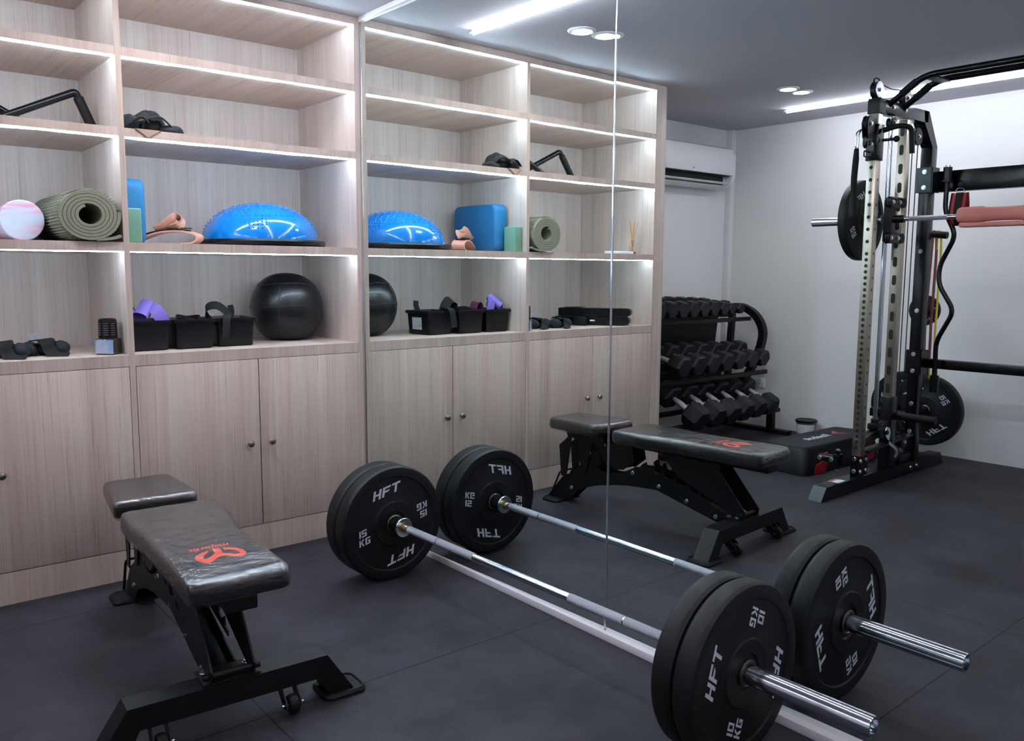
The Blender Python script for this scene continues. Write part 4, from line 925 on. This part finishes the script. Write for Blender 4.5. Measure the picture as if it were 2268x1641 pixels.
TI = [(.335, .895, 8), (.175, .525, 14), (.055, .245, 22)]   # front saddle y, z, tilt deg
for (fy, fz, tl) in TI:
    t = math.radians(tl)
    for d in (.03, .20):
        y, z = fy+d*math.cos(t), fz+d*math.sin(t)-(.050 if fz > .8 else .075)
        rp_(MB().beam((XR0-.0, y, z), (XR1, y, z), .035, .03), 'tray_rail', m_black)
rp_(MB().box((-2.79, .545, .76), (1.20, .012, .30), Matrix.Rotation(.12, 3, 'X')), 'back_plate', m_black)
rp_(MB().box((-2.81, .51, .42), (1.22, .012, .26), Matrix.Rotation(.12, 3, 'X')), 'back_plate', m_black)
def hexdb():
    r = thing('hex_dumbbell', '', 'dumbbell', (0, 0, 0), 0)
    for s_ in (-1, 1):
        hd = MB(); rs = []
        for yy, k in ((s_*.055, .90), (s_*.066, 1.0), (s_*.132, 1.0), (s_*.146, .86)):
            rs.append([Vector((.066*k*math.cos(PI/6*0+j*PI/3), yy, .066*k*math.sin(j*PI/3))) for j in range(6)])
        hd.rings(rs); hd.build('head', M('dumbbell_rubber', '1b1b20', .5, bump=.15, bs=400, spec=.35), r, 20)
    MB().tube([(0, -.056, 0), (0, -.045, 0), (0, -.02, 0), (0, 0, 0), (0, .02, 0), (0, .045, 0), (0, .056, 0)], [.012, .013, .0155, .0165, .0155, .013, .012], 18).build('handle', m_knurl, r)
    return r
db0 = hexdb(); first = True
def put_db(x, y, z, tilt, sc, label, grp, rz=0.):
    global first
    if first: o_ = db0; first = False; o_.location = (x, y, z); o_.rotation_euler = (math.radians(tilt), 0, rz); o_.scale = (sc,)*3; o_['label'] = label; o_['group'] = grp
    else: dup(db0, (x, y, z), (math.radians(tilt), 0, rz), sc, label, grp)
ordn = ['first', 'second', 'third', 'fourth', 'fifth', 'sixth', 'seventh', 'eighth']
R1 = [(-2.45, 1.0), (-2.575, 1.0), (-2.70, .98), (-2.82, .97), (-2.945, .94), (-3.07, .90), (-3.20, .84), (-3.32, .70), (-3.44, .66)]
for i, (x, sc) in enumerate(R1[::-1]):
    y0 = .345; t = math.radians(8)
    put_db(x, y0+.10, .945+.012+(sc-1)*.05, 8, sc*.98, 'hex dumbbell on the top tier, %s from the corner end' % (ordn+['ninth'])[i], 'hex dumbbells on the top tier')
R2 = [(-2.47, 1.18), (-2.635, 1.16), (-2.80, 1.14), (-2.965, 1.12), (-3.13, 1.08), (-3.29, 1.02), (-3.44, 1.0)]
for i, (x, sc) in enumerate(R2[::-1]):
    put_db(x, .275, .600+(sc-1)*.05, 14, sc, 'hex dumbbell on the middle tier, %s from the corner end' % ordn[i], 'hex dumbbells on the middle tier')
R3 = [(-2.505, 1.36), (-2.688, 1.36), (-2.868, 1.34), (-3.042, 1.28), (-3.210, 1.22), (-3.375, 1.18)]
for i, (x, sc) in enumerate(R3[::-1]):
    put_db(x, .160, .305+(sc-1.2)*.04, 28, sc, 'heavy hex dumbbell on the bottom tier, %s from the corner end' % ordn[i], 'hex dumbbells on the bottom tier')

# ================================================================== STEP, TUB, AIR CONDITIONER, SOCKET
st_ = thing('aerobic_step', 'black and grey aerobic step platform with red side feet on the floor', 'step platform', (-2.92, -.625, 0), math.radians(2))
def rl(x, y, z, c=.05): return [Vector((p.x, p.y, z)) for p in fillet([(-x, 0, 0), (-x, -y, 0), (x, -y, 0), (x, y, 0), (-x, y, 0), (-x, 0, 0)], c, 5)[:-1]]
MB().rings([rl(.435, .175, .0005), rl(.435, .175, .02), rl(.415, .150, .145), rl(.408, .143, .158)]).build('body', m_steps, st_)
tp = MB().rings([rl(.404, .139, .1582), rl(.402, .137, .165), rl(.398, .133, .167)]).build('top_mat', m_step, st_)
mb = MB()
for i in range(34):
    x = -.385+i*.0233; mb.box((x, -.065, .1675), (.004, .13, .0018), Matrix.Rotation(.35, 3, 'Z')); mb.box((x, .065, .1675), (.004, .13, .0018), Matrix.Rotation(-.35, 3, 'Z'))
mb.build('tread', m_step, tp)['kind'] = 'stuff'
for sx in (1, -1):
    MB().prism([(.335, .002), (.335, .060), (.285, .070), (.280, .125), (.235, .132), (.215, .06), (.215, .002)], lambda u, v, a: Vector((sx*u, a-(v*.14), v)), -.176+.0, -.171).build('red_foot', m_red, st_).location.y = 0
    MB().prism([(.335, .002), (.335, .060), (.285, .070), (.280, .125), (.235, .132), (.215, .06), (.215, .002)], lambda u, v, a: Vector((sx*u, a-(v*.14)*-1*-1, v)), .172, .177).build('red_foot', m_red, st_).location.y = 0
font_obj('Reebok', .085, m_print, tp, (.05, -.005, .1685), (0, 0, 0), bold=.0015, label='white lettering')
mb = MB(); mb.prism([(-.20, -.055), (-.105, .0), (-.20, .055), (-.195, .028), (-.165, 0), (-.195, -.028)], lambda u, v, a: Vector((u-.02, v, a)), .1683, .1692); mb.build('emblem', m_red, tp, label='red triangular emblem')
tb = thing('plastic_tub', 'small round tub with dark lid rim on the floor by the corner', 'tub', (-3.62, -.115, 0))
MB().lathe([(0, 0), (.058, 0), (.062, .004), (.072, .118), (.074, .122), (.070, .122), (.068, .110), (0, .108)], (0, 0, 0), (0, 0, 1), 36).build('tub', m_grey, tb)
MB().lathe([(.071, .108), (.078, .110), (.079, .122), (.074, .126), (.070, .122)], (0, 0, 0), (0, 0, 1), 36).build('rim', m_plast, tb)
lb = MB(); rs = [[Vector(((r+dr_)*math.cos(a), (r+dr_)*math.sin(a), z)) for r, z, dr_ in ((.0655, .03, .0006), (.0712, .095, .0006), (.0712, .095, -.001), (.0655, .03, -.001))] for a in [-1.5+i*.12 for i in range(20)]]
lb.rings(rs); lb.build('paper_label', m_label, tb, label='blue and white label')
ac_ = thing('air_conditioner', 'white wall-mounted air conditioner with an open dark outlet on the back wall', 'air conditioner', (-3.055, YB, 1.98))
pf = [(-.0005, -.14), (-.0005, .15), (-.17, .15), (-.205, .135), (-.215, .10), (-.215, -.045), (-.208, -.055), (-.140, -.060), (-.135, -.118), (-.15, -.128), (-.14, -.138), (-.06, -.15)]
MB().prism(pf, lambda u, v, a: Vector((a, u, v)), -.42, .42).build('housing', m_white, ac_)
for sx in (-1, 1): MB().prism([(-.05, -.148), (-.0, -.14), (-.0, .145), (-.17, .145), (-.213, .10), (-.213, -.06), (-.185, -.115), (-.13, -.145)], lambda u, v, a: Vector((a, u, v)), sx*.42, sx*.455).build('end_cover', m_white, ac_)
MB().b2((-.40, -.141, -.122), (.40, -.136, -.058)).build('outlet', m_dark, ac_)
MB().b2((-.40, -.206, -.0615), (.40, -.141, -.0595)).build('outlet_ceiling', m_dark, ac_)
MB().box((0, -.176, -.112), (.82, .020, .006), Matrix.Rotation(-.55, 3, 'X'), .002).build('louver', m_white, ac_)
mb = MB(); mb.b2((.045, -.2162, -.036), (.052, -.2150, -.026)).b2((.058, -.2162, -.036), (.064, -.2150, -.026)); mb.build('badge', m_grey, ac_)
so_ = thing('power_socket', 'white double power socket low on the far wall behind the rack', 'socket', (XL, .38, .34))
MB().b2((0, -.058, -.038), (.008, .058, .038), bev=.003).build('face_plate', m_white, so_)
mb = MB()
for yy in (-.028, .028):
    for dy, dz in ((-.009, -.008), (.009, -.008), (0, .010)): mb.b2((.0079, yy+dy-.002, dz-.004), (.0086, yy+dy+.002, dz+.004))
mb.build('socket_holes', m_dark, so_)['kind'] = 'stuff'
